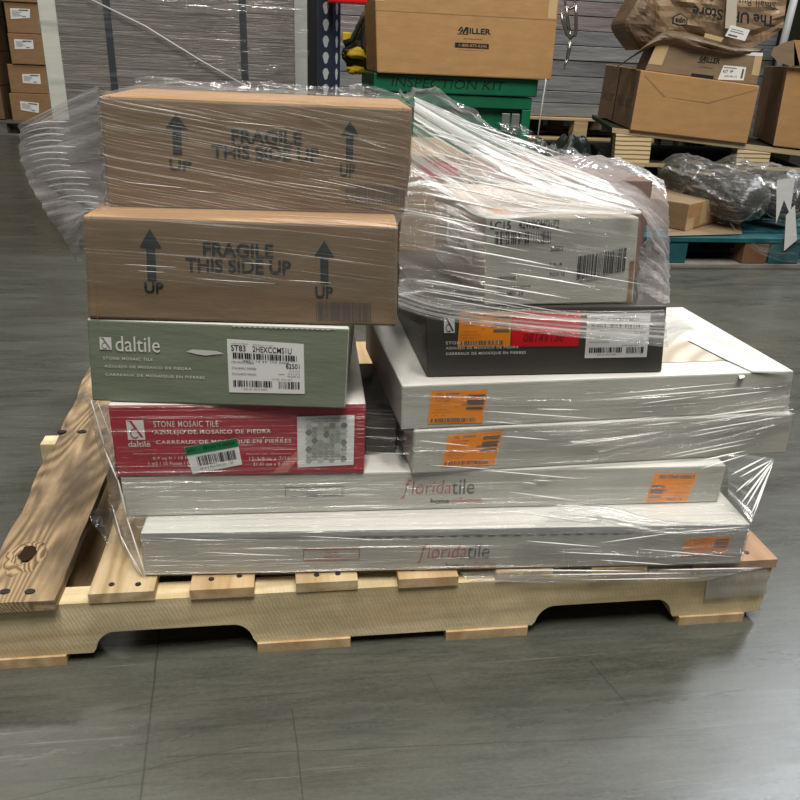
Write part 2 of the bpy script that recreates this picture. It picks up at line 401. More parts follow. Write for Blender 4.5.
def disc(name, c, r, m, parent, h=0.0012, sx=1.0):
    n = 10; vs = [(c[0] + r * sx * math.cos(k * 2 * math.pi / n), c[1] + r * math.sin(k * 2 * math.pi / n), c[2] + z) for z in (-0.002, h) for k in range(n)]
    fs = [tuple(range(n, 2 * n))] + [(k, (k + 1) % n, n + (k + 1) % n, n + k) for k in range(n)]
    return mesh(name, vs, fs, m, parent)
for i, x in enumerate((0.181, 0.319, 0.467, 0.617, 0.765, 0.913)):
    y0 = -0.002 - 0.003 * (i % 2)
    board(x, x + 0.089, (WL, WL2)[i % 2], y0=y0)
o = board(1.079, 1.222, WD, y0=-0.004)
# weathered wide left board: waney left edge, twisted slightly
LE = [(-0.012, 0.034), (0.11, 0.030), (0.22, 0.028), (0.36, 0.019), (0.51, 0.017), (0.66, 0.009), (0.84, -0.003), (1.03, -0.006)]
LE = [(-0.012, -0.01), (0.05, 0.012)] + LE[1:]
def lex(y):
    for (ya, xa), (yb, xb) in zip(LE, LE[1:]):
        if y <= yb: return xa + (xb - xa) * (y - ya) / (yb - ya)
    return LE[-1][1]
n = 48; vs = []
for i in range(n + 1):
    y = -0.012 + 1.03 * i / n; a = lex(y) + 0.0022 * math.sin(y * 31) + random.uniform(-.0007, .0007); b = 0.1395 + random.uniform(-.0006, .0006)
    row = [(a + 0.006, 0.1055), (b, 0.1055), (b, 0.1215)]
    m_ = 8
    for k in range(m_ + 1):
        s_ = k / m_; x = b + (a - b) * s_; row.append((x, 0.122 + 0.0012 * noise.noise(Vector((x * 40, y * 9, 0))) - (0.004 if k == m_ else 0)))
    vs += [(x, y, z) for x, z in row]
R_ = 12; fs = [tuple(range(R_)), tuple(n * R_ + k for k in range(R_ - 1, -1, -1))]
for i in range(n):
    for k in range(R_):
        k2 = (k + 1) % R_; fs.append((i * R_ + k2, i * R_ + k, (i + 1) * R_ + k, (i + 1) * R_ + k2))
lb = mesh('deck_board', vs, fs, WW, pal); lb['label'] = 'wide weathered left deck board with a knot and wavy edge'
# knot: a raised torn rim round a dark hole
kc = onz(25, 557, 0.1225)
vs = []; fs = []; n = 22
for ring, (r, z) in enumerate(((0.036, 0.0), (0.031, 0.003), (0.024, 0.0055), (0.014, 0.0))):
    for k in range(n):
        a = 2 * math.pi * k / n; q = r * (1 + 0.34 * noise.noise(Vector((math.cos(a) * 2, math.sin(a) * 2, ring * .8))))
        vs.append((kc.x + q * .8 * math.cos(a), kc.y + q * 1.15 * math.sin(a), 0.1222 + z))
for r in range(3):
    for k in range(n): fs.append((r * n + k, r * n + (k + 1) % n, (r + 1) * n + (k + 1) % n, (r + 1) * n + k))
mesh('knot_rim', vs, fs, KNOTL, lb, smooth=True)
mesh('knot_heart', [(kc.x + 0.004 + (0.0125 + .003 * math.sin(a * 2.3)) * math.cos(a / 8 * math.pi), kc.y + 0.006 + 0.021 * math.sin(a / 8 * math.pi), 0.1262) for a in range(16)], [tuple(range(16))], BARK, lb)
for x, y in ((5, 592), (30, 592)): p = onz(x, y, 0.122); disc('nail_head', (p.x, p.y, 0.1225), 0.0055, NAIL, lb, sx=1.3)
for x, y in ((62, 432), (82, 432)): p = onz(x, y, 0.122); disc('nail_head', (p.x, p.y, 0.1225), 0.0065, NAIL, lb, sx=1.4)
# bottom boards
for x0, x1 in ((-0.004, 0.138), (0.410, 0.548), (0.695, 0.825), (1.078, 1.19)):
    board(x0, x1, WL2, 0.0, 0.016, -0.004, PD, False, 'bottom_board')

# ================================================================= TILE BOXES
def pbox(name, bl, br, tr, tl, z0, z1, depth, label, cat, mats, fm=None, bw=0.0025, group=None, dirv=None, bname='box_body'):
    """front-bottom corners measured on the support plane z0; the box is z1-z0 high"""
    A = onz(*bl, z0 + 0.001); B = onz(*br, z0 + 0.001)
    C_ = at(*tr, B.y); D = at(*tl, A.y); C_.z = z1; D.z = z1
    e = (B - A); e.z = 0; e.normalize(); dv = Vector((-e.y, e.x, 0)) * depth if dirv is None else Vector(dirv) * depth
    root = thing(name, (A + B) / 2, label, cat, group)
    xl = (A.x + D.x) / 2; xr = (B.x + C_.x) / 2
    v = [A, B, C_, D, A + dv, B + dv, C_ + dv, D + dv]
    body = hexa(bname, v, mats, root, fm, bw)
    return root, body, Face(A, B, C_, D), v
# levels (m)
Z = dict(p=0.1222, a=0.196, b=0.263, c=0.334, d=0.4035, e=0.508, f=0.632, r=0.375, g=0.492, h=0.626, i=0.761)

def orange_label(f, root, rng, flip=False):
    q = patchquad('orange_label', f, ORANGE, root, 0.0008)
    T = (lambda a, b, c, d: (1 - c, 1 - d, 1 - a, 1 - b)) if flip else (lambda a, b, c, d: (a, b, c, d))
    rs = [T(*r) for r in bars(.12, .05, .88, .17, 20, rng)] + [T(.05, .05, .08, .16)]
    for t0 in (.42, .56, .66, .82): rs += [T(.66, t0, .97, t0 + .05)]
    for t0 in (.48, .62, .78): rs += [T(.66, t0, .95, t0 + .02)]
    rects('barcode', f, rs, INKG, q, 0.0013)
    L = [('VSL  220500', .1, .87, .5, .94, .01), ('STOCK 70001', .08, .76, .4, .80, .01), ('N. FL 10001', .1, .68, .35, .715, 0), ('03', .58, .54, .65, .61, .02), ('A', .45, .49, .49, .54, .02),
         ('N. ORLANDO', .1, .60, .3, .63, 0), ('FLOOR TILE', .08, .42, .35, .45, 0), ('PALLET 12 X 24', .06, .33, .4, .36, 0), ('12  34', .1, .24, .3, .27, 0)]
    if flip:
        # upside-down print: rotate the face itself
        f2 = Face(f.c[2], f.c[3], f.c[0], f.c[1]); text('printed_text', f2, L, INKG, q, 0.0013)
    else: text('printed_text', f, L, INKG, q, 0.0013)
    return q
def white_label(f, root, rng, code1, code2, extra='82501'):
    q = patchquad('product_label', f, LABEL, root, 0.0008)
    for rs in (bars(.07, .65, .91, .76, 34, rng), bars(.06, .12, .59, .24, 22, rng), bars(.66, .10, .94, .24, 14, rng)):
        rects('barcode', f, rs, INK, q, 0.0013)
    text('printed_text', f, [(code1, .05, .79, .24, .90, .008), (code2, .33, .79, .84, .90, .004), ('ITEM NUMBER', .05, .92, .28, .935, 0), ('SERIES COLOR', .34, .92, .6, .935, 0),
        ('ST83-WHITE MARBLE', .05, .56, .34, .60, .0), ('STAS-BIANC MARBRE', .05, .45, .37, .49, .0), ('STAS-BLANCO MARMOL', .05, .34, .37, .38, .0), (extra, .76, .50, .94, .60, .005),
        ('Caliber', .66, .37, .75, .40, .0), ('12.4 PCS', .80, .44, .94, .46, .0), ('31.5 x 31.5', .78, .38, .94, .41, .0), ('MADE IN', .78, .33, .94, .355, .0), ('18 PER  BOX 2010', .58, .27, .84, .29, .01),
        ('4801 10 24 170 0000', .2, .60, .8, .625, .01), ('1 034 87 2010 0024', .17, .06, .5, .085, .01)], INK, q, 0.0013)
    return q
def dlogo(f, rect, root, col, cut, word=None, wrect=None):
    a0, b0, a1, b1 = rect
    lg = rects('brand_logo', f, [rect], col, root, 0.0009)
    g = f.rect(a0, b0, a1, b1, 0.0005)
    # the stylised letter: slanted stroke, bowl, curved foot, cut out of the white square
    def arc(cx, cy, ro, ri, s0, s1, n=12):
        out = []
        for i in range(n):
            t0 = s0 + (s1 - s0) * i / n; t1 = s0 + (s1 - s0) * (i + 1) / n
            out.append([(cx + ri * math.cos(t0), cy + ri * math.sin(t0)), (cx + ro * math.cos(t0), cy + ro * math.sin(t0)), (cx + ro * math.cos(t1), cy + ro * math.sin(t1)), (cx + ri * math.cos(t1), cy + ri * math.sin(t1))])
        return out
    ps = [[(.18, .94), (.34, .94), (.92, .12), (.76, .12)]] + arc(.42, .32, .27, .2, .7, 5.6) + [[(.05, .97), (.34, .97), (.34, .93), (.05, .93)]]
    poly('letter', g, ps, cut, lg, 0.0007)
    if word: text('brand_name', f, [('daltile',) + wrect + (0.004,)], col, root, 0.0009)
    return lg
rg = random.Random(3)
def floridatile(f, s0, t0, s1, t1, root):
    h = t1 - t0; w_ = s1 - s0
    a = text('brand_name', f, [('ƒlorida', s0, t0 + h * .26, s0 + w_ * .63, t1, -0.012, 0.12)], INKR, root, 0.0009)
    text('brand_name', f, [('tile', s0 + w_ * .64, t0 + h * .38, s0 + w_ * .93, t1 - h * .02, 0.0)], INKG, root, 0.0009)
    text('brand_name', f, [('home', s0 + w_ * .38, t0, s0 + w_ * .62, t0 + h * .24, 0.015)], INK, root, 0.0009)
    text('brand_name', f, [('collection', s0 + w_ * .65, t0, s1 + w_ * .04, t0 + h * .26, 0.005)], INKR, root, 0.0009)

# -- bottom long box
r1, b1, f1 = pbox('tile_box', (144, 576), (740, 564), (751, 523), (140, 532), Z['p'], Z['a'], 0.30, 'long light grey tile carton at the bottom of the stack, resting on the pallet', 'box', [WHITEB, LIDW], [0, 0, 0, 0, 1, 0])[:3]
patchquad('printed_band', f1.rect(0.0, .86, 1, 1.0), GREYBAND, r1, 0.0008)
text('printed_text', Face(*[f1.P(*q) for q in ((.565, 1.0), (.475, 1.0), (.475, .9), (.565, .9))]), [('porcelain tile', .0, .1, 1, .95, .03)], INKW, r1, -0.0014)
floridatile(f1, .437, .04, .566, .66, r1)
rects('dashed_score', f1, [(x, .81, x + .011, .835) for x in [.30 + .021 * i for i in range(24)]], INKG, r1, 0.0009)
def outline(f, a0, b0, a1, b1, w1, h1, m, root, name='printed_frame'):
    rects(name, f, [(a0, b0, a1, b0 + h1), (a0, b1 - h1, a1, b1), (a0, b0, a0 + w1, b1), (a1 - w1, b0, a1, b1)], m, root, 0.0009)
outline(f1, .252, .30, .343, .58, .0012, .02, INKR, r1); text('printed_text', f1, [('LOT 8A', .288, .46, .308, .51, .01), ('SIZE 24', .285, .36, .311, .41, .01)], INKR, r1)
orange_label(f1.sub(((.887, .22), (.968, .26), (.972, .72), (.893, .68))), r1, rg)
# -- second long box
r2, b2, f2 = pbox('tile_box', (126, 517), (718, 502), (727, 464), (120, 478), Z['a'], Z['b'], 0.33, 'long grey tile carton, second from the bottom, under the crimson box', 'box', [WHITEB, LIDW], [0, 0, 0, 0, 1, 0])[:3]
floridatile(f2, .440, .14, .572, .80, r2)
outline(f2, .252, .42, .345, .68, .0011, .02, INKG, r2); text('printed_text', f2, [('LOT 8A', .288, .56, .307, .60, .01), ('SIZE 24', .286, .47, .310, .51, .01)], INKG, r2)
orange_label(f2.sub(((.865, .07), (.94, .04), (.95, .80), (.873, .84))), r2, rg, True)
# -- right stack
r3, b3, f3 = pbox('tile_box', (412, 474), (786, 453), (794, 412), (414, 433), Z['b'], Z['c'], 0.33, 'white tile carton with a crooked orange sticker, lower of the two right-hand wide cartons', 'box', [WHITEB, LIDW], [0, 0, 0, 0, 1, 0])[:3]
orange_label(f3.sub(((.070, .14), (.202, .12), (.217, .93), (.085, .88))), r3, rg)
r4, b4, f4, v4 = pbox('tile_box', (401, 430), (788, 411), (794, 372), (402, 383), Z['c'], Z['d'], 0.33, 'white tile carton with open printed lid and straight orange sticker, under the charcoal box', 'box', [WHITEB, LIDW], [0, 0, 0, 0, 1, 0])
orange_label(f4.sub(((.062, .12), (.192, .08), (.202, .84), (.068, .86))), r4, rg)
# printed tile picture and the slit of the lid on its top
TILEP = NT('beige_tile_print'); setp(TILEP.b, .5, .3)
wv = TILEP.new('ShaderNodeTexWave', wave_type='RINGS', rings_direction='Z'); TILEP.l.new(TILEP.coord(loc=(-.33, .06, 0)), wv.inputs['Vector']); wv.inputs['Scale'].default_value = 9; wv.inputs['Distortion'].default_value = 2.5
TILEP.l.new(TILEP.mix(wv.outputs['Fac'], (0.42, 0.36, 0.29), (0.66, 0.60, 0.51)), TILEP.b.inputs['Base Color'])
zt = Z['d'] + 0.0008
def topq(name, pts, m, root, z=zt, up=0.0):
    return mesh(name, [onz(x, y, z) for x, y in pts][::-1], [tuple(range(len(pts)))], m, root)
topq('printed_picture', [(655, 342), (688, 341), (726.5, 360.5), (655, 363)], TILEP.m, r4)
topq('lid_slit', [(687.5, 341), (689.5, 341), (729, 361), (726.5, 361)], INK, r4, zt + .0004)
topq('lid_slit', [(727, 360.6), (729, 360.6), (752.6, 371.6), (752, 372)], INKG, r4, zt + .0004)
topq('lid_slit', [(752, 371.3), (791, 371.6), (791, 372.3), (752, 372.1)], INKG, r4, zt + .0004)
flap_pts = [onz(728, 361, zt), onz(752, 371, zt), onz(790, 371, zt), onz(726, 338, zt), onz(700, 326, zt), onz(672, 308, zt), onz(672, 333, zt), onz(688, 340.4, zt)]
YEL = plain('yellow_sticker', (0.75, 0.5, 0.02), 0.4, 0.3)
q = mesh('yellow_sticker', [v4[0] + (v4[4] - v4[0]) * a + Vector((-.0006, 0, b)) for a, b in ((.06, .03), (.22, .03), (.22, .055), (.06, .055))], [(0, 1, 2, 3)], YEL, r4)
# torn pull tab on the front edge
topq('pull_tab', [(738, 374), (744, 372.5), (745, 377), (740, 379)], LIDW, r4, Z['d'] - .004)
# -- charcoal mosaic box
r5, b5, f5, v5 = pbox('mosaic_tile_box', (427, 377), (662, 372), (668, 302), (425, 310), Z['d'], Z['e'], 0.33, 'charcoal stone mosaic tile carton with red and orange stickers', 'box', [CHAR, CHARS], [0, 1, 1, 1, 0, 0])
dlogo(f5, (.072, .64, .115, .86), r5, INKW, CHAR)
text('printed_text', f5, [('STONE MOSAIC TILE', .078, .475, .30, .52, .01), ('AZULEJO DE MOSAICO DE PIEDRA', .078, .395, .375, .44, .01), ('CARREAUX DE MOSAÏQUE EN PIERRES', .078, .315, .405, .37, .01)], INKW, r5)
q = orange_label(f5.sub(((.125, .44), (.34, .44), (.345, .93), (.137, .93))), r5, rg)
q = patchquad('red_label', f5.sub(((.345, .43), (.625, .42), (.635, .92), (.35, .93))), REDL, r5, 0.0007)
text('handwriting', f5, [('08149130', .395, .50, .565, .62, .01, .2)], plain('dark_red_marker', (.25, .01, .02)), q, .0012)
white_label(f5.sub(((.655, .24), (.925, .24), (.93, .90), (.66, .90))), r5, rg, 'ST54', 'FLREBCCMS1L', '51301')
# -- white rectangular box on top right
r6, b6, f6, v6 = pbox('tile_box', (484, 306), (633, 303), (640, 214), (485, 222), Z['e'], Z['f'], 0.28, 'white tile carton with slanted barcode under clouded film, topmost on the right', 'box', [WHITEB, paper_mat('pinkish_card', (.5, .42, .36))], [0, 1, 1, 0, 1, 0])
rects('barcode', f6, bars(.06, .70, .42, .84, 26, rg), INK, r6)
for it_ in [('LC15', .03, .86, .16, .95, .02), ('42W0OHD1P2', .21, .87, .47, .97, .02), ('52501', .42, .62, .5, .68, .02), ('12.4', .42, .46, .5, .49, .01), ('LIMESTONE', .08, .30, .2, .34, .01), ('MADE IN CHINA', .08, .20, .3, .24, .01),
    ('BOX 12', .42, .34, .52, .38, .01), ('UN 4801 24', .08, .12, .25, .17, .01)]: text('printed_text', f6, [it_], INK, r6)
sf = f6.sub(((.60, .24), (.93, .34), (.935, .66), (.605, .56)))
rects('barcode', sf, bars(0, .15, 1, 1, 30, rg), INK, r6); text('printed_text', sf, [('0010003DTD', .05, 0, .6, .1, .01)], INK, r6)
rects('wear_streak', f6, [(.955, 0, .985, .5)], KRAFT3, r6)
for x0, x1 in ((.10, .2), (.24, .38)):   # two orange stickers on its top, near the front edge
    T6 = Face(v6[3], v6[2], v6[6], v6[7]); patchquad('orange_sticker', T6.rect(x0, .10, x1, .22), ORANGE, r6, .0008)
SF6 = Face(v6[4], v6[0], v6[3], v6[7])
patchquad('side_label', SF6.rect(.3, .35, .8, .85), LABEL, r6, .0008); text('printed_text', SF6, [('LIMESTONE TILE', .34, .7, .76, .76, .01), ('CARTON 12', .34, .6, .6, .65, .01), ('0010 0024', .34, .45, .7, .55, .01)], INKG, r6, .0014)
# -- crimson mosaic box
r7, b7, f7, v7 = pbox('mosaic_tile_box', (117, 477), (364, 473), (366, 405), (108, 409), Z['b'], Z['r'] , 0.33, 'crimson stone mosaic tile carton with a hexagon picture on its front', 'box', [RED, LIDW], [0, 0, 0, 0, 1, 0])
dlogo(f7, (.062, .53, .128, .80), r7, INKW, RED, True, (.060, .43, .145, .51))
text('printed_text', f7, [('STONE MOSAIC TILE', .165, .70, .415, .785, .003), ('AZULEJO DE MOSAICO DE PIEDRA', .165, .585, .62, .66, .003), ('CARREAUX DE MOSAÏQUE EN PIERRES', .168, .455, .70, .53, .003),
    ('Quantity per box / contenido por caja', .075, .32, .28, .345, .0), ('0.7 sq ft / 10 Pieces', .15, .235, .33, .285, .0), ('1 m2 / 10 Piezas / Pieces', .13, .165, .33, .215, .0),
    ('Nominal size / Dimensiones', .52, .30, .70, .325, .0), ('12-3/8-in x 7/16-in', .53, .215, .72, .265, .0), ('31.41 cm x 8 mm', .545, .135, .69, .185, .0)], INKW, r7)
pl = patchquad('picture_panel', f7.sub(((.725, .10), (.955, .13), (.955, .85), (.725, .83))), LABEL, r7, .0008)
hf = f7.sub(((.725, .10), (.955, .13), (.955, .85), (.725, .83)))
HEXM = [plain('hex_marble_pale', (.50, .52, .47)), plain('hex_marble_grey', (.34, .36, .33)), plain('hex_marble_dark', (.22, .25, .22))]
cells = {0: [], 1: [], 2: []}
for i in range(7):
    for j in range(7):
        cx_ = .20 + i * .103; cy2 = .13 + j * .112 + (.056 if i % 2 else 0)
        if j == 6 and i % 2: continue
        cells[rg.choice((0, 0, 1, 1, 1, 2))].append([(cx_ + .062 * math.cos(a * math.pi / 3), cy2 + .06 * math.sin(a * math.pi / 3)) for a in range(6)])
for k, cl in cells.items():
    if cl: poly('hexagon_print', hf, cl, HEXM[k], pl, .0012)
text('printed_text', hf, [('STONE MOSAIC MOSAICO', .15, .93, .85, .96, 0), ('MOSAIC DE PIEDRA', .25, .88, .75, .91, 0)], INKG, pl, .0012)
gl_ = f7.sub(((.30, .03), (.50, .16), (.485, .54), (.275, .42)))
q = patchquad('return_label', gl_, LABEL, r7, .0014); rects('label_header', gl_, [(0, .70, 1, 1)], GREENL, q, .0020)
rects('barcode', gl_, bars(.16, .25, .92, .60, 30, rg), INK, q, .0020); text('printed_text', gl_, [('0010 2 000 004 001 1.00', .18, .12, .84, .19, .01), ('RETURN TO VENDOR', .35, .80, .95, .92, .02), ('RTV', .05, .8, .2, .9, .02)], INK, q, .0024)
poly('torn_tape', f7, [[(.62, .03), (.68, .03), (.725, .22), (.725, .36)][::1]], plain('pink_tape_scar', (.55, .16, .13)), r7, .0009)
rects('vent_slots', f7, [(.965, .52 + .055 * i, .995, .54 + .055 * i) for i in range(7)], plain('pale_red_ink', (.6, .2, .18)), r7)
# -- sage green mosaic box
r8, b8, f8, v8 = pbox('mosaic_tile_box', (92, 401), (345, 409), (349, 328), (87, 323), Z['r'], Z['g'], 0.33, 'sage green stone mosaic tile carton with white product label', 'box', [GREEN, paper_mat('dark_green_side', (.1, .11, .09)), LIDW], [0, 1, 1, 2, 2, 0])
dlogo(f8, (.045, .65, .090, .80), r8, INKW, GREEN); text('brand_name', f8, [('daltile', .105, .635, .275, .82, .004)], INKW, r8)
text('printed_text', f8, [('STONE MOSAIC TILE', .055, .53, .245, .565, .003), ('AZULEJO DE MOSAICO DE PIEDRA', .058, .425, .395, .465, .003), ('CARREAUX DE MOSAÏQUE EN PIERRES', .060, .325, .445, .37, .003)], INKW, r8)
white_label(f8.sub(((.54, .17), (.838, .18), (.828, .80), (.532, .83))), r8, rg, 'ST83', '2HEXCCMS1U')
poly('torn_edge', f8, [[(.55 + .02 * i, .985), (.57 + .02 * i, .985), (.57 + .02 * i, 1.0), (.55 + .02 * i, 1.0)] for i in range(20)] + [[(.56 + .02 * i, .97), (.57 + .02 * i, .985), (.55 + .02 * i, .985)] for i in range(19)], LIDW, r8)
poly('torn_patch', f8, [[(.375, .66), (.40, .69), (.49, .68), (.52, .65), (.45, .62), (.42, .63)]], LIDW, r8)
# -- the two kraft boxes
ARROW = [[(.30, 0), (.70, 0), (.70, .66), (.30, .66)], [(0, .64), (1, .64), (.5, 1)]]
def kraft(nm, corners, z0, z1, dp, label, texts, arrows, ups, bc, num):
    r, b, f, v = pbox('fragile_carton', *corners, z0, z1, dp, label, 'box', [KRAFT, KRAFT2], [0, 0, 0, 0, 1, 0], 0.004)  # paler top, browner sides: overhead light put into the colour
    for i, (a0, b0, a1, b1) in enumerate(arrows):
        g = f.rect(a0, b0, a1, b1); poly('arrow_mark', g, ARROW, INKB, r, .0009)
    text('printed_text', f, texts, INKB, r, .0009)
    for u in ups: text('printed_text', f, [('UP',) + u + (.026,)], INKB, r, .0009)
    rects('barcode', f, bars(*bc, 34, rg), INKG, r, .0009)
    text('printed_text', f, [('T15M13612', bc[0] + .055, bc[1] - .055, bc[2] - .06, bc[1] - .02, .01)], INKG, r, .0009)
    return r, b, f, v
r9, b9, f9, v9 = kraft('l', ((88, 319), (397, 327), (398, 223), (82, 218)), Z['g'], Z['h'], .33, 'brown fragile carton with arrows, lower of the two, on the sage green box',
    [('FRAGILE', .375, .655, .60, .79, .026), ('THIS SIDE UP', .318, .50, .655, .64, .026)],
    [(.175, .405, .245, .90), (.730, .42, .795, .84)], [(.185, .28, .245, .39), (.732, .28, .79, .395)], (.735, .055, .915, .24), 'T15')
r10, b10, f10, v10 = kraft('u', ((107, 206), (408, 214), (413, 107), (99, 96)), Z['h'], Z['i'], .21, 'brown fragile carton with arrows at the very top of the left stack',
    [('FRAGILE', .41, .62, .638, .75, .026), ('THIS SIDE UP', .345, .475, .695, .605, .026)],
    [(.200, .50, .272, .865), (.765, .50, .825, .86)], [(.208, .355, .280, .455), (.765, .345, .815, .465)], (.785, .09, .985, .27), 'T15')
for f_, r_ in ((f9, r9), (f10, r10)):
    rects('crease_line', f_, [(.03, .0, .033, 1), (.967, 0, .970, 1)], KRAFT3, r_, .0005)
# -- dim carton standing in the gap between the two stacks
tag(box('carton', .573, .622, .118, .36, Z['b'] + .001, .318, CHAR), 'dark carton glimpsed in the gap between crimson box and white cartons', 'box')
# -- tall brown carton behind the top right box
tag(box('carton', .80, 1.13, .455, .80, .1225, .632, paper_mat('dull_brown_card', (.20, .13, .11))), 'tall brown carton under rumpled film behind the white topmost carton', 'box')

_x0 = at(416, 160, .44).x; _zt = at(416, 157, .44).z
rc = thing('carton', ((_x0 + .78) / 2, .6, .1225), 'tan carton with a red printed band, seen dimly through the slanting film between the stacks', 'box')
_x0 = .665
box('carton_body', _x0, .785, .46, .80, .1225, _zt, KRAFT, rc)
_f = Face((_x0, .46, .1225), (.785, .46, .1225), (.785, .46, _zt), (_x0, .46, _zt)); rects('printed_band', _f, [(.25, .93, .85, .985)], RED, rc)

# ================================================================= STRETCH WRAP
F_FRONT = film_mat('wrap_front', .15, .10, .52, .66, .7, 90, seed=1, tint=(.33, .30, .28), white=.72, rough=.34, bd=.005)
F_STREAK = film_mat('wrap_streaks', .0, .32, .58, .66, .5, 70, seed=21, tint=(.9, .9, .9), white=.75, bd=.005)
F_MED = film_mat('wrap_medium', .16, .8, .53, .62, .7, 80, seed=27, tint=(.8, .79, .77), white=.5)
F_CLEAR = film_mat('wrap_clear', .06, .7, .54, .63, .8, 75, seed=22, tint=(.9, .9, .88), white=.35)
F_DENSE = film_mat('wrap_dense', .24, 1.25, .49, .60, .45, 125, seed=2, tint=(.93, .94, .93), white=.62)
F_WING = film_mat('wrap_wing', .38, .6, .48, .62, .9, 45, seed=3, tint=(.62, .60, .60), white=.55)
F_SIDE = film_mat('wrap_side', .28, .5, .42, .70, 2.5, 32, seed=4, tint=(.72, .66, .66), white=.6)
F_LOW = film_mat('wrap_low', .04, .7, .53, .63, .5, 75, seed=5, tint=(.75, .76, .75), white=.25, rough=.14)
F_LOW2 = film_mat('wrap_low_left', .08, .4, .52, .66, .6, 75, seed=8, tint=(.55, .56, .56), white=.5)
F_CRUMP = film_mat('wrap_crumpled', .05, .45, .52, .7, 6, 16, seed=6, sparkle=.6, white=.35, rough=.1)
F_TAIL = film_mat('wrap_tail', .10, .8, .48, .62, 1.0, 24, seed=7, white=.5, sparkle=.1)
F_PLATE = film_mat('wrap_over_wood', .5, .35, .4, .7, 30, 6, seed=9, tint=(.55, .56, .56), white=.75)
wrap = thing('stretch_wrap', (.6, .1, .13), 'clear stretch film wound around the tile boxes, streaked and bulging at the sides', 'plastic wrap')
def cr(p0, p1, p2, p3, t):
    return 0.5 * ((2 * p1) + (-p0 + p2) * t + (2 * p0 - 5 * p1 + 4 * p2 - p3) * t * t + (-p0 + 3 * p1 - 3 * p2 + p3) * t * t * t)
def samp(pts, t):
    n = len(pts) - 1; x = min(max(t * n, 0), n - 1e-6); i = int(x); g = lambda k: pts[min(max(k, 0), n)]
    return cr(g(i - 1), g(i), g(i + 1), g(i + 2), x - i)
def film(rows, m, rip=.0012, crum=0.0, nu=40, nv=26, seed=0, name='film_layer', lin_v=True, freq=26, shear=0.0):
    R = [[p if isinstance(p, Vector) else at(*p) for p in r] for r in rows]
    vs = []; uvs = []; us = sum((a - b).length for a, b in zip(R[0], R[0][1:])); vh = sum((R[i][0] - R[i + 1][0]).length + (R[i][-1] - R[i + 1][-1]).length for i in range(len(R) - 1)) / 2
    grid = []
    for j in range(nv + 1):
        tv = j / nv
        row = []
        for i in range(nu + 1):
            tu = i / nu; cs = [samp(r, tu) for r in R]
            if lin_v:
                x = min(tv * (len(cs) - 1), len(cs) - 1 - 1e-6); k = int(x); p = cs[k].lerp(cs[k + 1], x - k)
            else: p = samp(cs, tv)
            row.append(p)
        grid.append(row)
    for j in range(nv + 1):
        for i in range(nu + 1):
            a = grid[j][max(i - 1, 0)]; b = grid[j][min(i + 1, nu)]; c = grid[max(j - 1, 0)][i]; d = grid[min(j + 1, nv)][i]
            nrm = (b - a).cross(c - d)
            nrm = nrm.normalized() if nrm.length > 1e-9 else Vector((0, -1, 0))
            if nrm.dot(EYE - grid[j][i]) < 0: nrm = -nrm
            tu, tv = i / nu, j / nv
            h = rip * noise.noise(Vector((tu * us * 2.5 + seed * 7, tv * vh * freq * 3, seed))) * 1.5
            if crum: h += crum * (noise.noise(Vector((tu * us * 28, tv * vh * 28, seed + 3))) + .6 * noise.noise(Vector((tu * us * 70, tv * vh * 70, seed + 9))))
            vs.append(grid[j][i] + nrm * (h + abs(rip) * .8)); uvs.append((tu * us + seed * .37, tv * vh - shear * tu * us))
    W_ = nu + 1
    fs = [(j * W_ + i, j * W_ + i + 1, (j + 1) * W_ + i + 1, (j + 1) * W_ + i) for j in range(nv) for i in range(nu)]
    return mesh(name, vs, fs, m, wrap, smooth=True, uvs=uvs)
# front of the kraft cartons
film([[(99, 95, .137), (200, 98, .131), (300, 101, .127), (414, 106, .117)],
      [(106, 206, .137), (200, 207, .132), (300, 210, .127), (408, 213, .118)]], F_FRONT, seed=1, nv=30, shear=.16)
film([[(106, 206, .137), (200, 207, .132), (300, 210, .127), (408, 213, .118)],
      [(82, 218, .079), (200, 219, .062), (300, 220, .052), (398, 224, .038)],
      [(86, 283, .079), (200, 287, .062), (300, 295, .052), (398, 303, .038)]], F_FRONT, seed=31, nv=30, shear=.06)
film([[(300, 97, .125), (360, 102, .121), (414, 106, .115)], [(300, 210, .125), (350, 212, .121), (408, 213, .116)]], F_STREAK, seed=32, nv=30, shear=.33)
# great slanting sheet from the kraft corner to the right stack
film([[(414, 98, .15), (450, 113, .15), (500, 138, .2), (560, 163, .3), (606, 182, .33)],
      [(414, 106, .115), (470, 140, .12), (530, 170, .13), (590, 200, .12), (641, 213, .082)],
      [(411, 170, .11), (450, 197, .09), (486, 219, .052), (560, 215, .066), (641, 214.5, .078)]], F_DENSE, rip=.0022, seed=2, nv=60, nu=50)
film([[(411, 165, .112), (435, 180, .098), (486, 219, .054)],
      [(399, 235, .036), (440, 262, .052), (485, 284, .062)],
      [(398, 305, .036), (440, 312, .052), (480, 322, .066)]], F_MED, rip=.002, seed=33, nv=50, nu=30, shear=-.35)
film([[(485, 220, .052), (540, 217, .064), (590, 215, .072), (641, 214, .080)],
      [(484, 304, .070), (540, 304, .074), (590, 304, .080), (635, 303, .086)]], F_CLEAR, rip=.0015, seed=34, nv=44, shear=.17)
film([[(398, 285, .036), (450, 300, .056), (530, 308, .068), (600, 311, .074), (664, 310, .078)],
      [(398, 308, .036), (440, 320, .060), (530, 332, .070), (600, 340, .072), (668, 347, .074)]], F_DENSE, rip=.0015, seed=35, nv=40, nu=50)
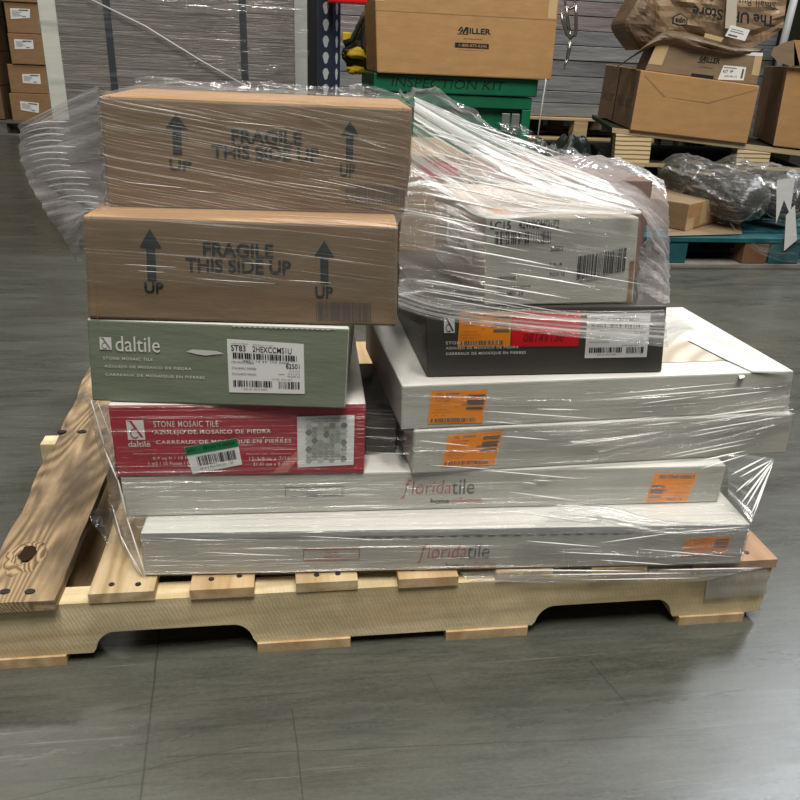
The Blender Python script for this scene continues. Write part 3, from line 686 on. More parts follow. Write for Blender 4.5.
# right shoulder of the wrap round the back carton
film([[(548, 158, .46), (585, 156, .56), (622, 160, .62), (664, 181, .55)],
      [(580, 175, .34), (615, 186, .38), (645, 196, .45), (668, 215, .5)],
      [(641, 213, .097), (650, 223, .2), (660, 236, .35), (668, 252, .45)],
      [(638, 260, .097), (646, 266, .2), (660, 276, .3), (668, 290, .37)],
      [(635, 304, .097), (643, 304, .15), (656, 303, .2), (669, 304, .25)]], F_SIDE, rip=.003, crum=.0035, seed=3, nv=60, lin_v=False)
film([[(500, 133, .2), (540, 146, .3), (580, 154, .47), (640, 166, .6)], [(520, 148, .24), (560, 162, .33), (600, 172, .42), (655, 182, .52)]], F_CRUMP, rip=.003, crum=.008, seed=4, nu=60, nv=16)
# the wing bulging out to the left
film([[(22, 125, .55), (60, 105, .4), (100, 86, .2)],
      [(21, 150, .52), (60, 135, .35), (101, 120, .16)],
      [(28, 175, .44), (65, 165, .3), (104, 160, .145)],
      [(43, 205, .32), (75, 200, .22), (106, 206, .14)],
      [(62, 232, .24), (74, 227, .16), (84, 219, .085)],
      [(80, 262, .14), (82, 261, .11), (84, 262, .082)]], F_WING, rip=.004, seed=5, nv=70, lin_v=False, freq=16)
# over the top face with a rumpled rear edge
film([[v10[3] + Vector((0, 0, .001)), v10[3].lerp(v10[2], .33) + Vector((0, 0, .001)), v10[3].lerp(v10[2], .66) + Vector((0, 0, .001)), v10[2] + Vector((0, 0, .001))],
      [v10[7] + Vector((0, 0, .004)), v10[7].lerp(v10[6], .33) + Vector((0, 0, .006)), v10[7].lerp(v10[6], .66) + Vector((0, 0, .005)), v10[6] + Vector((0, 0, .003))]], F_FRONT, rip=.0006, seed=6)
film([[v10[7].lerp(v10[6], k) + Vector((0, 0, .012 + .006 * math.sin(k * 23))) for k in (0, .1, .25, .4, .55, .7, .85, 1.0)],
      [v10[7].lerp(v10[6], k) + Vector((0, -.03, .002)) for k in (0, .1, .25, .4, .55, .7, .85, 1.0)]], F_CRUMP, rip=.002, crum=.004, seed=7, nu=90, nv=8)
film([[(400, 96, .36), (415, 94, .35), (430, 92, .34), (445, 94, .33), (475, 112, .3), (500, 134, .26)], [(398, 99, .3), (404, 102, .2), (412, 104, .16), (440, 113, .16), (470, 126, .18), (500, 140, .2)]], F_CRUMP, rip=.004, crum=.010, seed=8, nu=60, nv=20)
film([[(497, 124, .3), (516, 124, .3), (526, 129, .3)], [(508, 143, .26), (540, 152, .28), (556, 160, .29)], [(540, 165, .26), (560, 172, .28), (585, 178, .29)]], F_CRUMP, rip=.004, crum=.006, seed=9, nu=30, nv=24)
# lower right cartons
film([[(402, 385, .055), (530, 389, .062), (660, 386, .074), (794, 374, .086)],
      [(401, 430, .055), (530, 430, .060), (660, 424, .068), (789, 411, .086)],
      [(413, 436, .050), (530, 436, .056), (660, 430, .066), (795, 414, .079)],
      [(412, 473, .050), (530, 470, .055), (660, 463, .064), (787, 453, .078)]], F_LOW, rip=.0015, seed=10, nv=46)
film([[(480, 410, .052), (600, 418, .058), (700, 408, .066), (790, 392, .079)], [(600, 452, .056), (660, 438, .058), (720, 426, .066), (794, 413, .074)], [(560, 470, .053), (640, 456, .056), (700, 450, .062), (770, 430, .068)]], F_LOW, rip=.0015, seed=21, nv=30, freq=40)
film([[(660, 338, .094), (690, 330, .28), (735, 348, .18), (794, 371, .087)], [(660, 312, .094), (676, 316, .34), (705, 332, .26), (794, 371.5, .087)]], F_LOW2, rip=.001, seed=11, nv=10)
# lower long cartons
film([[(121, 480, .065), (300, 478, .058), (500, 473, .048), (727, 464, .043)],
      [(126, 516, .065), (300, 513, .058), (500, 508, .048), (719, 502, .042)],
      [(140, 531, .029), (300, 530, .019), (500, 527, .004), (752, 523, -.016)],
      [(144, 576, .028), (300, 573, .018), (500, 569, .003), (741, 565, -.017)]], F_LOW2, rip=.0012, seed=12, nv=40)
film([[(560, 503, .027), (610, 505, .02), (660, 518, -.012), (751, 524, -.019)], [(530, 528, -.008), (605, 540, -.012), (670, 544, -.017), (747, 536, -.021)], [(500, 566, -.004), (580, 563, -.008), (660, 566, -.015), (742, 562, -.021)]], F_LOW, rip=.0015, seed=13, nv=30)
film([[(460, 572, -.008), (560, 569, -.010), (660, 568, -.012), (768, 566, -.010)], [(470, 582, -.007), (560, 583, -.009), (660, 582, -.010), (706, 580, -.010)]], F_DENSE, rip=.001, seed=14, nv=12)
film([[(708, 571, -.008), (768, 569, -.008)], [(705, 599, -.008), (766, 594, -.008)]], F_PLATE, rip=.0006, seed=15, nu=20, nv=12, name='film_patch')
film([[(727, 455, .06), (745, 455, .058), (773, 459, .055)], [(727, 475, .045), (742, 480, .04), (763, 490, .03)], [(728, 494, .03), (740, 508, .01), (751, 523, -.014)]], F_TAIL, rip=.003, seed=16, nv=30, name='film_tail')
# left edge, down the ends of the long cartons
film([[(87, 398, .10), (95, 400, .078), (108, 403, .072)], [(97, 440, .11), (104, 441, .085), (113, 440, .068)], [(108, 480, .12), (113, 482, .08), (119, 479, .064)], [(112, 517, .12), (119, 519, .08), (127, 517, .064)], [(134, 574, .08), (139, 576, .045), (145, 577, .027)]], F_SIDE, rip=.002, seed=17, nv=50, nu=16, lin_v=False)
film([[(88, 512, .13), (100, 508, .12), (118, 511, .10)], [(96, 528, .10), (108, 530, .09), (119, 528, .08)], [(108, 543, .07), (114, 544, .06), (121, 541, .05)]], F_CRUMP, rip=.002, crum=.006, seed=18, nu=24, nv=20, name='film_tail')
film([[(398, 312, .036), (410, 320, .05), (426, 326, .07)], [(364, 402, .066), (385, 403, .06), (402, 402, .058)], [(366, 470, .062), (390, 471, .055), (412, 471, .050)]], film_mat('wrap_gap', .02, .12, .5, .76, 1.1, 48, seed=8, tint=(.8, .8, .8)), rip=.001, seed=19)
film([[(108, 404, .070), (200, 403, .068), (300, 402, .064), (366, 402, .060)], [(116, 477, .070), (200, 476, .067), (300, 474, .063), (364, 473, .060)]], film_mat('wrap_red', .04, .4, .54, .68, .8, 60, seed=11, tint=(.8, .8, .8)), rip=.0008, seed=20)

# gathered creases of the film: thin pulled folds, each a slim raised strand
CRM = NT('gathered_film'); setp(CRM.b, .16, .9, color=(.95, .95, .94)); CRM.b.inputs['Alpha'].default_value = .93
def crease(p0, p1, r, sag=0.0):
    n_ = 5; pts = []; rr = []
    for i in range(n_ + 1):
        t = i / n_; p = Vector(p0).lerp(Vector(p1), t); p.z -= sag * math.sin(math.pi * t); pts.append(p); rr.append(max(.00008, r * math.sin(math.pi * (.04 + .92 * t)) ** .7))
    rr = [q * 1.45 for q in rr]
    tube('film_crease', pts, rr, CRM.m, wrap, 5)
def yf(x, y):   # distance of the film over the white cartons
    return .044 + (x - 400) / 390 * .028
for x0, y0, x1, y1, r_ in ((615, 394, 735, 383, .5), (610, 399, 755, 387, .6), (537, 409, 579, 410, .7), (482, 411, 600, 419, .6), (484, 421, 520, 424, .5), (502, 436, 550, 440, .7), (482, 470, 580, 479, .7),
        (522, 482, 536, 484, .6), (535, 480, 551, 481, .6), (510, 492, 600, 504, .7), (641, 426, 680, 422, .8), (685, 419, 785, 406, .9), (690, 424, 780, 411, .8), (689, 437, 740, 427, .7), (692, 432, 782, 417, .9),
        (660, 457, 755, 438, .7), (675, 457, 745, 444, .9), (640, 404, 700, 396, .5), (560, 446, 640, 436, .5), (420, 441, 470, 446, .5), (700, 399, 770, 391, .6), (590, 425, 660, 416, .5), (430, 465, 500, 470, .4)):
    crease(at(x0, y0, yf(x0, y0)), at(x1, y1, yf(x1, y1)), r_ * .0010)
def yt(x, y):   # film tail between the right corners
    return .055 - (y - 455) / 68 * .072
for x0, y0, x1, y1, r_ in ((700, 461, 745, 451, .9), (701, 469, 748, 454, .7), (731, 475, 766, 457, 1.0), (740, 477, 772, 460, 1.0), (746, 486, 772, 461, 1.0), (740, 505, 770, 465, 1.1), (744, 510, 772, 463, .9), (750, 517, 772, 466, 1.1), (736, 492, 752, 478, .8), (752, 520, 773, 462, .7)):
    crease(at(x0, y0, yt(x0, y0) - .004), at(x1, y1, yt(x1, y1) - .004), r_ * .0011)
def yb(x): return .018 - (x - 140) / 600 * .048
for x0, y0, x1, y1, r_ in ((510, 511, 600, 524, .7), (610, 518, 662, 523, .8), (570, 510, 640, 520, .6), (527, 541, 600, 547, .6), (600, 543, 672, 533, .5), (680, 532, 745, 527, .6), (600, 560, 672, 565, .6), (560, 552, 640, 556, .5), (640, 549, 735, 557, .5), (300, 536, 380, 540, .35), (200, 552, 290, 556, .35), (160, 538, 230, 541, .35),
        (500, 570, 640, 571, .7), (540, 575, 690, 573, .8), (580, 580, 700, 578, .6), (660, 570, 762, 568, .7)):
    crease(at(x0, y0, yb(x0)), at(x1, y1, yb(x1)), r_ * .0010)
# slanting sheet
rc_ = random.Random(11)
for k in range(44):
    t = (k + rc_.random() * .8) / 44
    if .42 < t < .86 and k % 2: continue
    ly = 100 + 195 * t; ry = 168 + 172 * t ** 1.15
    lx = 412 - 12 * (t > .55); rx = 606 + 50 * t if t < .3 else (640 if t < .7 else 664)
    lY = .105 if t < .5 else .03; rY = (.24 - .5 * t) if t < .3 else (.07 if t < .7 else .068)
    a0 = rc_.uniform(-.05, .45); a1 = min(1, a0 + rc_.uniform(.25, .6)); a0 = max(0, a0)
    mid = lambda u: (lx + (rx - lx) * u, ly + (ry - ly) * (u ** .95), lY + (rY - lY) * u - .02 * math.sin(math.pi * u) - .012)
    crease(at(*mid(a0)), at(*mid(a1)), rc_.uniform(.0004, .0010))
# over the kraft fronts, and down the left edge
for k in range(14):
    x0 = rc_.uniform(120, 330); up_ = k % 3 > 0; y0 = rc_.uniform(100, 190) if up_ else rc_.uniform(228, 285); L = rc_.uniform(25, 80)
    sl = .10 + .25 * max(0, (x0 - 250) / 150) if up_ else .06
    Y_ = (lambda x: .132 - (x - 100) / 310 * .020 - .004) if up_ else (lambda x: .076 - (x - 85) / 310 * .040 - .006)
    crease(at(x0, y0, Y_(x0)), at(x0 + L, y0 + sl * L, Y_(x0 + L)), rc_.uniform(.00012, .00030))
for a_, b_, Ya, Yb, r_ in (((91, 400), (106, 452), .070, .075, 1.0), ((104, 448), (118, 482), .078, .062, .9), ((118, 480), (127, 518), .060, .060, 1.0), ((112, 505), (124, 548), .09, .06, .6), ((127, 518), (146, 577), .060, .022, .8), ((118, 530), (140, 575), .075, .03, .6), ((125, 545), (143, 576), .05, .028, .5), ((98, 403), (112, 440), .070, .070, .5)):
    crease(at(*a_, Ya), at(*b_, Yb), r_ * .0010)
# horizontal pleats of the bulging wing
for k in range(17):
    y0 = 128 + k * 6.1; x0 = 22.5 + max(0, (y0 - 158)) * .62; x1 = min(x0 + rc_.uniform(36, 55), 98)
    if x1 < x0 + 12: continue
    d0 = .53 - (y0 - 125) / 110 * .28; d1 = d0 - (x1 - x0) / 80 * .36
    crease(at(x0, y0, max(d0, .2)), at(x1, y0 - 6 + k * .15, max(d1 - .01, .1)), rc_.uniform(.0007, .0011), -.004)

# ================================================================= BACKGROUND, LEFT
def stack_label(f, root):
    q = patchquad('shipping_label', f, LABEL, root, .003)
    rects('label_print', f, [(.45, .8, .92, .9)] + [(.08, t, rg.uniform(.4, .65), t + .03) for t in (.75, .62, .5, .38, .26)] + [(.6, .15, .8, .22)], INKG, q, .006)
LC = [((-3, -31), (38, -31), (39, 2), (1, 2)), ((4, 4), (38, 3), (41, 33), (8, 34)), ((8, 36), (43, 35), (46, 64), (12, 65)), ((6, 65), (46, 67), (49, 94), (11, 93)), ((8, 94), (50, 96), (53, 121), (13, 122))]
WORDS = ['topmost at the frame edge', 'highest one fully in view', 'second one down in full view', 'second from the bottom', 'lowest of the column']
LBL = [None, ((11, 19, 30, 18, 30, 9, 10, 8)), ((15, 49, 34, 49, 33, 40, 14, 39)), ((23, 83, 41, 84, 40, 74, 22, 74)), ((21, 110, 39, 113, 39, 103, 20, 101))]
zb = .125
lev = [at((q[3][0] + q[2][0]) / 2, (q[3][1] + q[2][1]) / 2, 7).z for q in LC]
lev_t = [None] + lev[:-1]
for k in range(5):
    q = LC[k]; z0 = lev[k] if k < 4 else zb + .001; z1 = (lev[k - 1] if k else lev[0] + .33) - .003
    y = 7 + (.02 if k % 2 else 0)
    xl = at(*q[3], y).x; xr = at(*q[2], y).x
    root = thing('carton', ((xl + xr) / 2, y, z0), 'brown carton with white label in the far left column, ' + WORDS[k], 'box', 'cartons in the far left column')
    box('carton_body', xl, xr, y, y + .45, z0, z1, KRAFT3, root, .006)
    if LBL[k]:
        L_ = LBL[k]; c4 = [at(L_[2 * i], L_[2 * i + 1], y) for i in range(4)]; stack_label(Face(*c4), root)
xl = at(10, 100, 7).x
for k in range(4):
    z0 = zb + .001 + .29 * k
    tag(box('carton', xl - .50, xl - .10, 7.1, 7.5, z0, z0 + .286, KSHADE, bw=.006), 'shadowed brown carton at the left picture edge, ' + ('lowest', 'second from the bottom', 'third from the bottom', 'topmost')[k] + ' of its column', 'box', 'shadowed cartons at the left edge')
GREYW = wood_mat('grey_old_pallet_wood', (.20, .19, .16), (.09, .085, .07), 'X', .2, seed=4)
def simple_pallet(name, x0, x1, y0, y1, z0, h, m, label, kind='stringer', n=5, group=None):
    root = thing(name, ((x0 + x1) / 2, (y0 + y1) / 2, z0), label, 'pallet', group)
    t_ = .018
    nb = n
    for i in range(nb):
        ya = y0 + (y1 - y0 - .1) * i / (nb - 1); box('deck_board', x0, x1, ya, ya + .1, z0 + h - t_, z0 + h, m, root)
        if i in (0, nb // 2, nb - 1): box('bottom_board', x0, x1, ya, ya + .1, z0, z0 + t_, m, root)
    for x in (x0, (x0 + x1) / 2 - .05, x1 - .1):
        for ya in (y0, (y0 + y1) / 2 - .05, y1 - .1): box('block', x, x + .1, ya + .002, ya + .098, z0 + t_, z0 + h - t_, m, root)
    return root
simple_pallet('wooden_pallet', xl - .62, at(50, 122, 7).x + .1, 6.95, 7.75, 0, .125, GREYW, 'grey pallet under the far left column of brown cartons')

# wrapped board load with corner guards
LOADM = NT('wrapped_plank_stack'); setp(LOADM.b, .28, .6)
ln = LOADM.noise(LOADM.coord(scale=(1.0, 1.0, 26)), 2.6, 6, .7, .2); l2 = LOADM.noise(LOADM.coord(scale=(3, 1, 110)), 2, 3, .6)
ff = LOADM.math('ADD', LOADM.math('MULTIPLY', ln, .65), LOADM.math('MULTIPLY', l2, .35))
LOADM.l.new(LOADM.mix(LOADM.ramp(ff, [(.3, 0.0), (.68, 1.0)]), (.075, .068, .06), (.235, .215, .19)), LOADM.b.inputs['Base Color']); LOADM.bump(ff, .6, .02)
YL = 2.62
xa = at(60, 100, YL).x; xb = at(306, 0, YL).x; xa = -.47
load = thing('wrapped_plank_load', ((xa + xb) / 2, YL + .5, .13), 'tall film-wrapped load of grey planks with corner guards and dark straps, behind the left stack', 'wrapped load')
box('plank_stack', xa, xb, YL, YL + 1.0, .131, 1.45, LOADM.m, load, .004)
CGW = paper_mat('white_corner_guard', (.62, .63, .58), .06); CGG = paper_mat('grey_corner_guard', (.36, .37, .35), .08)
def guard(x0, x1, side, m):
    box('corner_guard', x0, x1, YL - .006, YL - .0005, (.52 if side < 0 else .135), 1.46, m, load, .001)['label'] = 'pale corner guard'
guard(xa - .006, xa + .058, -1, CGW)
guard(xb - .048, xb + .004, 1, CGG)
STRAP = plain('dark_strap', (.035, .042, .05), .4, .4)
for px_ in (108, 243):
    x = at(px_, 20, YL).x; box('strap', x - .014, x + .014, YL - .003, YL - .0002, .131, 1.45, STRAP, load, 0)
FILMB = film_mat('wrap_on_load', .03, .5, .56, .72, 1.5, 16, seed=12, white=.4, rough=.15, tint=(.8, .8, .8))
nn = 24; vs = []; uv = []
for j in range(nn + 1):
    for i in range(nn + 1):
        x = xa - .01 + (xb - xa + .02) * i / nn; z = .14 + 1.3 * j / nn; vs.append((x, YL - .012 + .003 * noise.noise(Vector((x * 4, 0, z * 22))), z)); uv.append((x, z))
mesh('film_layer', vs, [(j * (nn + 1) + i, j * (nn + 1) + i + 1, (j + 1) * (nn + 1) + i + 1, (j + 1) * (nn + 1) + i) for j in range(nn) for i in range(nn)], FILMB, load, smooth=True, uvs=uv)
tube('film_cord', [at(86, -3, YL - .02), at(145, 26, YL - .02), at(200, 60, YL - .02), at(246, 86, YL - .02)], .003, plain('pale_cord', (.6, .6, .58)), load)
simple_pallet('wooden_pallet', xa - .02, xb + .02, YL - .01, YL + 1.0, 0, .13, GREYW, 'grey pallet under the tall wrapped plank load')
# blue rack upright with teardrop slots
NAVY = plain('navy_rack_paint', (.011, .018, .036), .4, .5); SLOT = plain('light_slot_gap', (.34, .36, .37), .8, .2)
YU = 1.98
up = thing('rack_upright', (at(330, 60, YU).x, YU, 0), 'dark navy pallet-rack upright with pale teardrop slots', 'rack post')
ux0 = at(319, 40, YU).x; ux1 = at(341, 40, YU).x; um = ux0 + (ux1 - ux0) * .62
hexa('upright_face', [(ux0, YU, 0), (um, YU, 0), (um, YU, 1.5), (ux0, YU, 1.5), (ux0, YU + .003, 0), (um, YU + .003, 0), (um, YU + .003, 1.5), (ux0, YU + .003, 1.5)], NAVY, up, None, 0)
hexa('upright_flange', [(um, YU, 0), (ux1, YU + .03, 0), (ux1, YU + .03, 1.5), (um, YU, 1.5), (um, YU + .004, 0), (ux1, YU + .034, 0), (ux1, YU + .034, 1.5), (um, YU + .004, 1.5)], NAVY, up, None, 0)
box('upright_flange', ux0 - .003, ux0, YU, YU + .07, 0, 1.5, NAVY, up, 0)
F1 = Face((ux0, YU, 0), (um, YU, 0), (um, YU, 1.5), (ux0, YU, 1.5)); F2 = Face((um, YU, 0), (ux1, YU + .03, 0), (ux1, YU + .03, 1.5), (um, YU, 1.5))
def tear(cx_, cz, w_, h_):
    return [(cx_ + w_ * math.sin(a) * (1 if math.cos(a) > -.2 else .72), cz + h_ * math.cos(a)) for a in [2 * math.pi * k / 14 for k in range(14)]][::-1]
z0s = at(325, 8, YU).z
poly('slot', F1, [tear(.5, (z0s - .0508 * k) / 1.5, .24, .0125) for k in range(-3, 10)], SLOT, up, .0006)
poly('slot', F2, [tear(.5, (z0s - .0508 * k) / 1.5, .18, .0125) for k in range(-3, 10)], SLOT, up, .0006)
DK = plain('dark_metal', (.012, .013, .014), .5, .4)
tag(box('frame_post', at(309, 40, 2.2).x, at(318, 40, 2.2).x, 2.2, 2.24, 0, 1.55, DK), 'black steel post left of the navy rack upright', 'post')
REDP = plain('red_gloss_paint', (.62, .01, .015), .25, .6)
a = at(328, 2, 1.9); b = at(367, 3, 1.9)
rbm = thing('red_beam', ((a.x + b.x) / 2, 1.95, a.z), 'red rack beam underside showing at the top edge beside the navy upright', 'bin'); box('beam_body', a.x, b.x, 1.9, 1.975, a.z, a.z + .15, REDP, rbm, .006)  # lower edge of a red rack beam, modelled as a short box
# black and yellow bag
BLK = plain('black_fabric', (.012, .012, .003), .7, .3); YB = plain('yellow_fabric', (.55, .36, .01), .55, .4)
YG = 3.58
bag = thing('tool_bag', at(357, 76, YG), 'black and yellow bag with a loop handle, hanging beside the kraft carton', 'bag')
def blob(name, c, rx, ry, rz, m, parent, amp=.12, sc=6, sub=3, seed=0, flat=None):
    bm = bmesh.new(); bmesh.ops.create_icosphere(bm, subdivisions=sub, radius=1)
    vs = []
    for v in bm.verts:
        d = v.co.normalized(); k = 1 + amp * noise.noise(Vector((d.x * sc / 4, d.y * sc / 4, d.z * sc / 4)) + Vector((seed, seed, 0))) + amp * .4 * noise.noise(d * sc + Vector((seed, 0, 0)))
        p = Vector((d.x * rx * k, d.y * ry * k, d.z * rz * k)) + Vector(c)
        if flat is not None and p.z < flat: p.z = flat
        vs.append(p)
    fs = [tuple(v.index for v in f.verts) for f in bm.faces]; bm.free()
    return mesh(name, vs, fs, m, parent, smooth=True)
BRN = plain('brown_mesh_fabric', (.09, .07, .055), .8, .2)
blob('bag_body', at(363, 55, YG), .10, .07, .085, BLK, bag, .35, 8, seed=2)
blob('bag_top', at(368, 32, YG), .065, .06, .10, BRN, bag, .3, 8, seed=9)
blob('bag_panel', at(361, 54, YG - .05), .085, .035, .028, YB, bag, .5, 9, seed=5)
blob('bag_panel', at(356, 70, YG - .03), .05, .04, .022, YB, bag, .5, 9, seed=15)
box('buckle', at(341, 36, YG).x, at(350, 36, YG).x, YG - .1, YG - .06, at(345, 41, YG - .1).z, at(345, 32, YG - .1).z, YB, bag, .006)
tube('handle', [at(x, y, YG - .09) for x, y in ((344, 44), (352, 40), (358, 28), (364, 18), (370, 12))], [.02, .018, .012, .01, .01], BLK, bag)
tube('handle', [at(x, y, YG - .09) for x, y in ((364, 20), (361, 32), (362, 44), (367, 54), (374, 60))], .006, BLK, bag)

# ================================================================= BACKGROUND, CENTRE
GRN = NT('green_chest_paint'); setp(GRN.b, .38, .5)
GRN.l.new(GRN.mix(GRN.ramp(GRN.noise(GRN.coord(), 6, 4), [(.3, 0.0), (.75, 1.0)]), (.004, .10, .045), (.006, .155, .07)), GRN.b.inputs['Base Color'])
YC = 3.0
cx0 = at(376, 90, YC).x; cx1 = at(533, 100, YC).x; ztop = at(450, 76, YC).z; zl = at(450, 94, YC).z; zr = at(450, 107, YC).z
ch = thing('job_site_chest', ((cx0 + cx1) / 2, YC + .3, 0), 'green steel tool chest marked INSPECTION KIT in black marker, carrying a kraft carton', 'tool chest')
box('chest_body', cx0, cx1, YC + .05, YC + .6, .12, zr - .001, GRN.m, ch, .004)
box('chest_rim', cx0, cx1, YC + .012, YC + .6, zr, zl - .004, GRN.m, ch, .004)
box('lid', cx0 - .012, cx1 + .018, YC, YC + .61, zl, ztop, GRN.m, ch, .006)
for x in (cx0, cx1 - .045): box('side_post', x, x + .045, YC + .012, YC + .049, .12, zr - .001, GRN.m, ch, .003)
for x in (cx0 + .03, cx1 - .13):
    for y in (YC + .06, YC + .48): box('skid', x, x + .1, y, y + .09, 0, .12, GRN.m, ch, .004)
LF = Face((cx0 - .012, YC, zl), (cx1 + .018, YC, zl), (cx1 + .018, YC, ztop), (cx0 - .012, YC, ztop))
text('handwriting', LF, [('INSPECTION KIT', .105, .30, .795, .80, .0, .12)], plain('marker_ink', (.004, .02, .003)), ch, .001)
gm = plain('galvanised_steel', (.35, .36, .35), .35, .5, .7)
lx = at(506, 118, YC).x; box('latch', lx - .02, lx + .02, YC + .0, YC + .012, zr - .08, zr - .02, gm, ch, .002); box('latch', lx + .03, lx + .07, YC + .0, YC + .012, zr - .08, zr - .02, gm, ch, .002)
def qbox(name, q, Y, vec, m, label, cat='box', group=None, bw=.005, fm=None, Yr=None, bname='carton_body'):
    """front quad from measured corners bl br tr tl standing in depth plane Y (Yr at the right end)"""
    Yr = Y if Yr is None else Yr
    A, B, C_, D = at(*q[0], Y), at(*q[1], Yr), at(*q[2], Yr), at(*q[3], Y); v = Vector(vec)
    root = thing(name, (A + B) / 2, label, cat, group)
    vv = [A, B, C_, D, A + v, B + v, C_ + v, D + v]
    hexa(bname, vv, m, root, fm, bw)
    return root, Face(A, B, C_, D), vv
zc = ztop + .001
A = at(377, 73, YC - .03); B = at(551, 81.5, YC - .03)
A.z = zc; B.z = zc; C_ = at(562, -26, YC - .03); D = at(374, -34, YC - .03)
C_.z = D.z = (C_.z + D.z) / 2
mc = thing('carton', (A + B) / 2, 'large golden kraft carton printed MILLER on the green tool chest', 'box')
hexa('carton_body', [A, B, C_, D] + [p + Vector((0, .5, 0)) for p in (A, B, C_, D)], KRAFT2, mc, None, .006)
MF = Face(A, B, C_, D)
def miller(f, a0, a1, b0, b1, root, bar=True):
    """wordmark: two peaked strokes then ILLER, a line under it and a reversed number bar"""
    w_, h = a1 - a0, b1 - b0
    m1 = poly('printed_logo', f, [[(a0 + w_ * x, b0 + h * y) for x, y in pl] for pl in (
        [(.0, .35), (.06, .35), (.17, .95), (.17, .6), (.10, .35)], [(.02, .62), (.06, .55), (.16, 1), (.1, 1)],
        [(.14, .35), (.20, .35), (.32, 1.0), (.24, 1.0)], [(.26, .35), (.33, .35), (.33, 1.0), (.28, 1.0)], [(.0, .22), (.33, .22), (.33, .30), (.0, .30)])], INK, root, .001)
    text('printed_text', f, [('ILLER', a0 + w_ * .36, b0 + h * .33, a1, b0 + h * .92, .03), ('by Honeywell', a0 + w_ * .2, b0 - h * .30, a0 + w_ * .75, b0 - h * .12, .0)], INK, root, .001)
    if bar:
        rects('printed_bar', f, [(a0 - w_ * .06, b0 - h * 1.15, a1 - w_ * .04, b0 - h * .62)], INK, root, .001)
        text('printed_text', f, [('1-800-873-5242', a0 + w_ * .06, b0 - h * 1.02, a1 - w_ * .1, b0 - h * .74, .01)], KRAFT2, root, .0016)
        text('printed_text', f, [('www.millerfallprotection.com', a0 + w_ * .03, b0 - h * 1.42, a0 + w_ * .8, b0 - h * 1.30, .0)], INK, root, .001)
miller(MF, .445, .632, .385, .478, mc)
patchquad('packing_tape', MF.rect(.945, .60, .99, 1), TAPE, mc, .0008); patchquad('packing_tape', MF.rect(.0, .675, .05, 1), TAPE, mc, .0008)
rects('crease_line', MF, [(0, .585, 1, .592)], KRAFT3, mc, .0008)
# stacks of wrapped slabs beyond
SLAB = []
for i, c in enumerate(((.25, .255, .26), (.21, .215, .225), (.26, .22, .225))):
    t = NT('wrapped_slab'); setp(t.b, .28, .6); n_ = t.noise(t.coord(scale=(1, 1, 9)), 2.5, 5, .6)
    t.l.new(t.mix(t.ramp(n_, [(.3, 0.0), (.75, 1.0)]), tuple(k * .6 for k in c), tuple(k * 1.1 for k in c)), t.b.inputs['Base Color']); t.bump(n_, .5, .02); SLAB.append(t.m)
def slabs(px0, px1, Y, zs0, label, ybase, lines, yr=1.0):
    x0 = at(px0, ybase, Y).x; x1 = at(px1, ybase, Y).x
    root = thing('wrapped_slab_stack', ((x0 + x1) / 2, Y, zs0), label, 'wrapped load')
    zz = [at((px0 + px1) / 2, y, Y).z for y in lines]; zz[0] = zs0
    for i in range(len(zz) - 1):
        j = random.uniform(-.012, .003)
        o = box('slab', x0 + j, x1 + j, Y + random.uniform(0, .015), Y + yr, zz[i] + .003, zz[i + 1] - .001, SLAB[(2 if i in (len(zz) - 3, len(zz) - 4) else i % 2)], root, .003)
    return x0, x1
zp = at(590, 118, 4.6).z
ybs = [118, 104, 92, 77, 61, 46, 31, 16, 1, -14]
s0, s1 = slabs(505, 652, 4.6, zp, 'stack of grey film-wrapped slabs between the kraft carton and the leaning brown cartons', 118, ybs)
s2, s3 = slabs(331, 420, 4.7, .30, 'stack of pale grey slabs glimpsed behind the black and yellow bag', 100, [118, 104, 88, 73, 57, 42, 17, 2, -14])
PINE = wood_mat('far_pine', (.52, .38, .21), (.38, .26, .13), 'X', .1, seed=6)
simple_pallet('wooden_pallet', s0 - .02, s1 + .02, 4.55, 5.65, zp - .15, .149, PINE, 'yellowish pine pallet under the grey wrapped slabs')
simple_pallet('plastic_pallet', s0 - .05, s1 + .02, 4.5, 5.65, 0, .155, plain('black_pallet', (.015, .017, .017)), 'black pallet on the floor under the pine slab pallet', group='black pallets under the slabs')
box_ = simple_pallet('plastic_pallet', s0 - .05, s1 + .02, 4.5, 5.65, .156, zp - .15 - .158, plain('black_pallet', (.015, .017, .017)), 'black pallet directly beneath the pine slab pallet', group='black pallets under the slabs')
simple_pallet('wooden_pallet', s2 - .05, s3 + .1, 4.65, 5.7, 0, .298, PINE, 'pine pallet under the pale slabs behind the bag')
# black sheeting lying in front of that pallet
BPL = NT('black_plastic_sheet'); setp(BPL.b, .3, .5, color=(.012, .016, .015)); BPL.bump(BPL.noise(BPL.coord(), 12, 5), .8, .02)
def heap(name, c, rx, ry, h, m, label, cat, amp=.3, seed=0, res=28):
    vs = []; fs = []
    for j in range(res + 1):
        for i in range(res + 1):
            u = i / res * 2 - 1; v = j / res * 2 - 1; d = max(0, 1 - (u * u + v * v) ** .9)
            n_ = noise.noise(Vector((u * 3 + seed, v * 3, 0))) * amp + .4 * amp * abs(noise.noise(Vector((u * 9, v * 9 + seed, 0))))
            vs.append((c[0] + u * rx, c[1] + v * ry, c[2] + max(0.002, h * (d ** .5) * (1 + n_))))
    W_ = res + 1; nb = W_ * W_
    for j in range(res):
        for i in range(res): fs.append((j * W_ + i, j * W_ + i + 1, (j + 1) * W_ + i + 1, (j + 1) * W_ + i))
    o = mesh(name, vs, fs, m, smooth=True); return tag(o, label, cat)
c = onz(560, 160, .22)
heap('plastic_sheeting', (at(560, 150, 4.25).x, 4.25, 0), .30, .24, .34, BPL.m, 'crumpled black plastic sheeting heaped before the pine slab pallet', 'plastic sheeting', .5, 2)
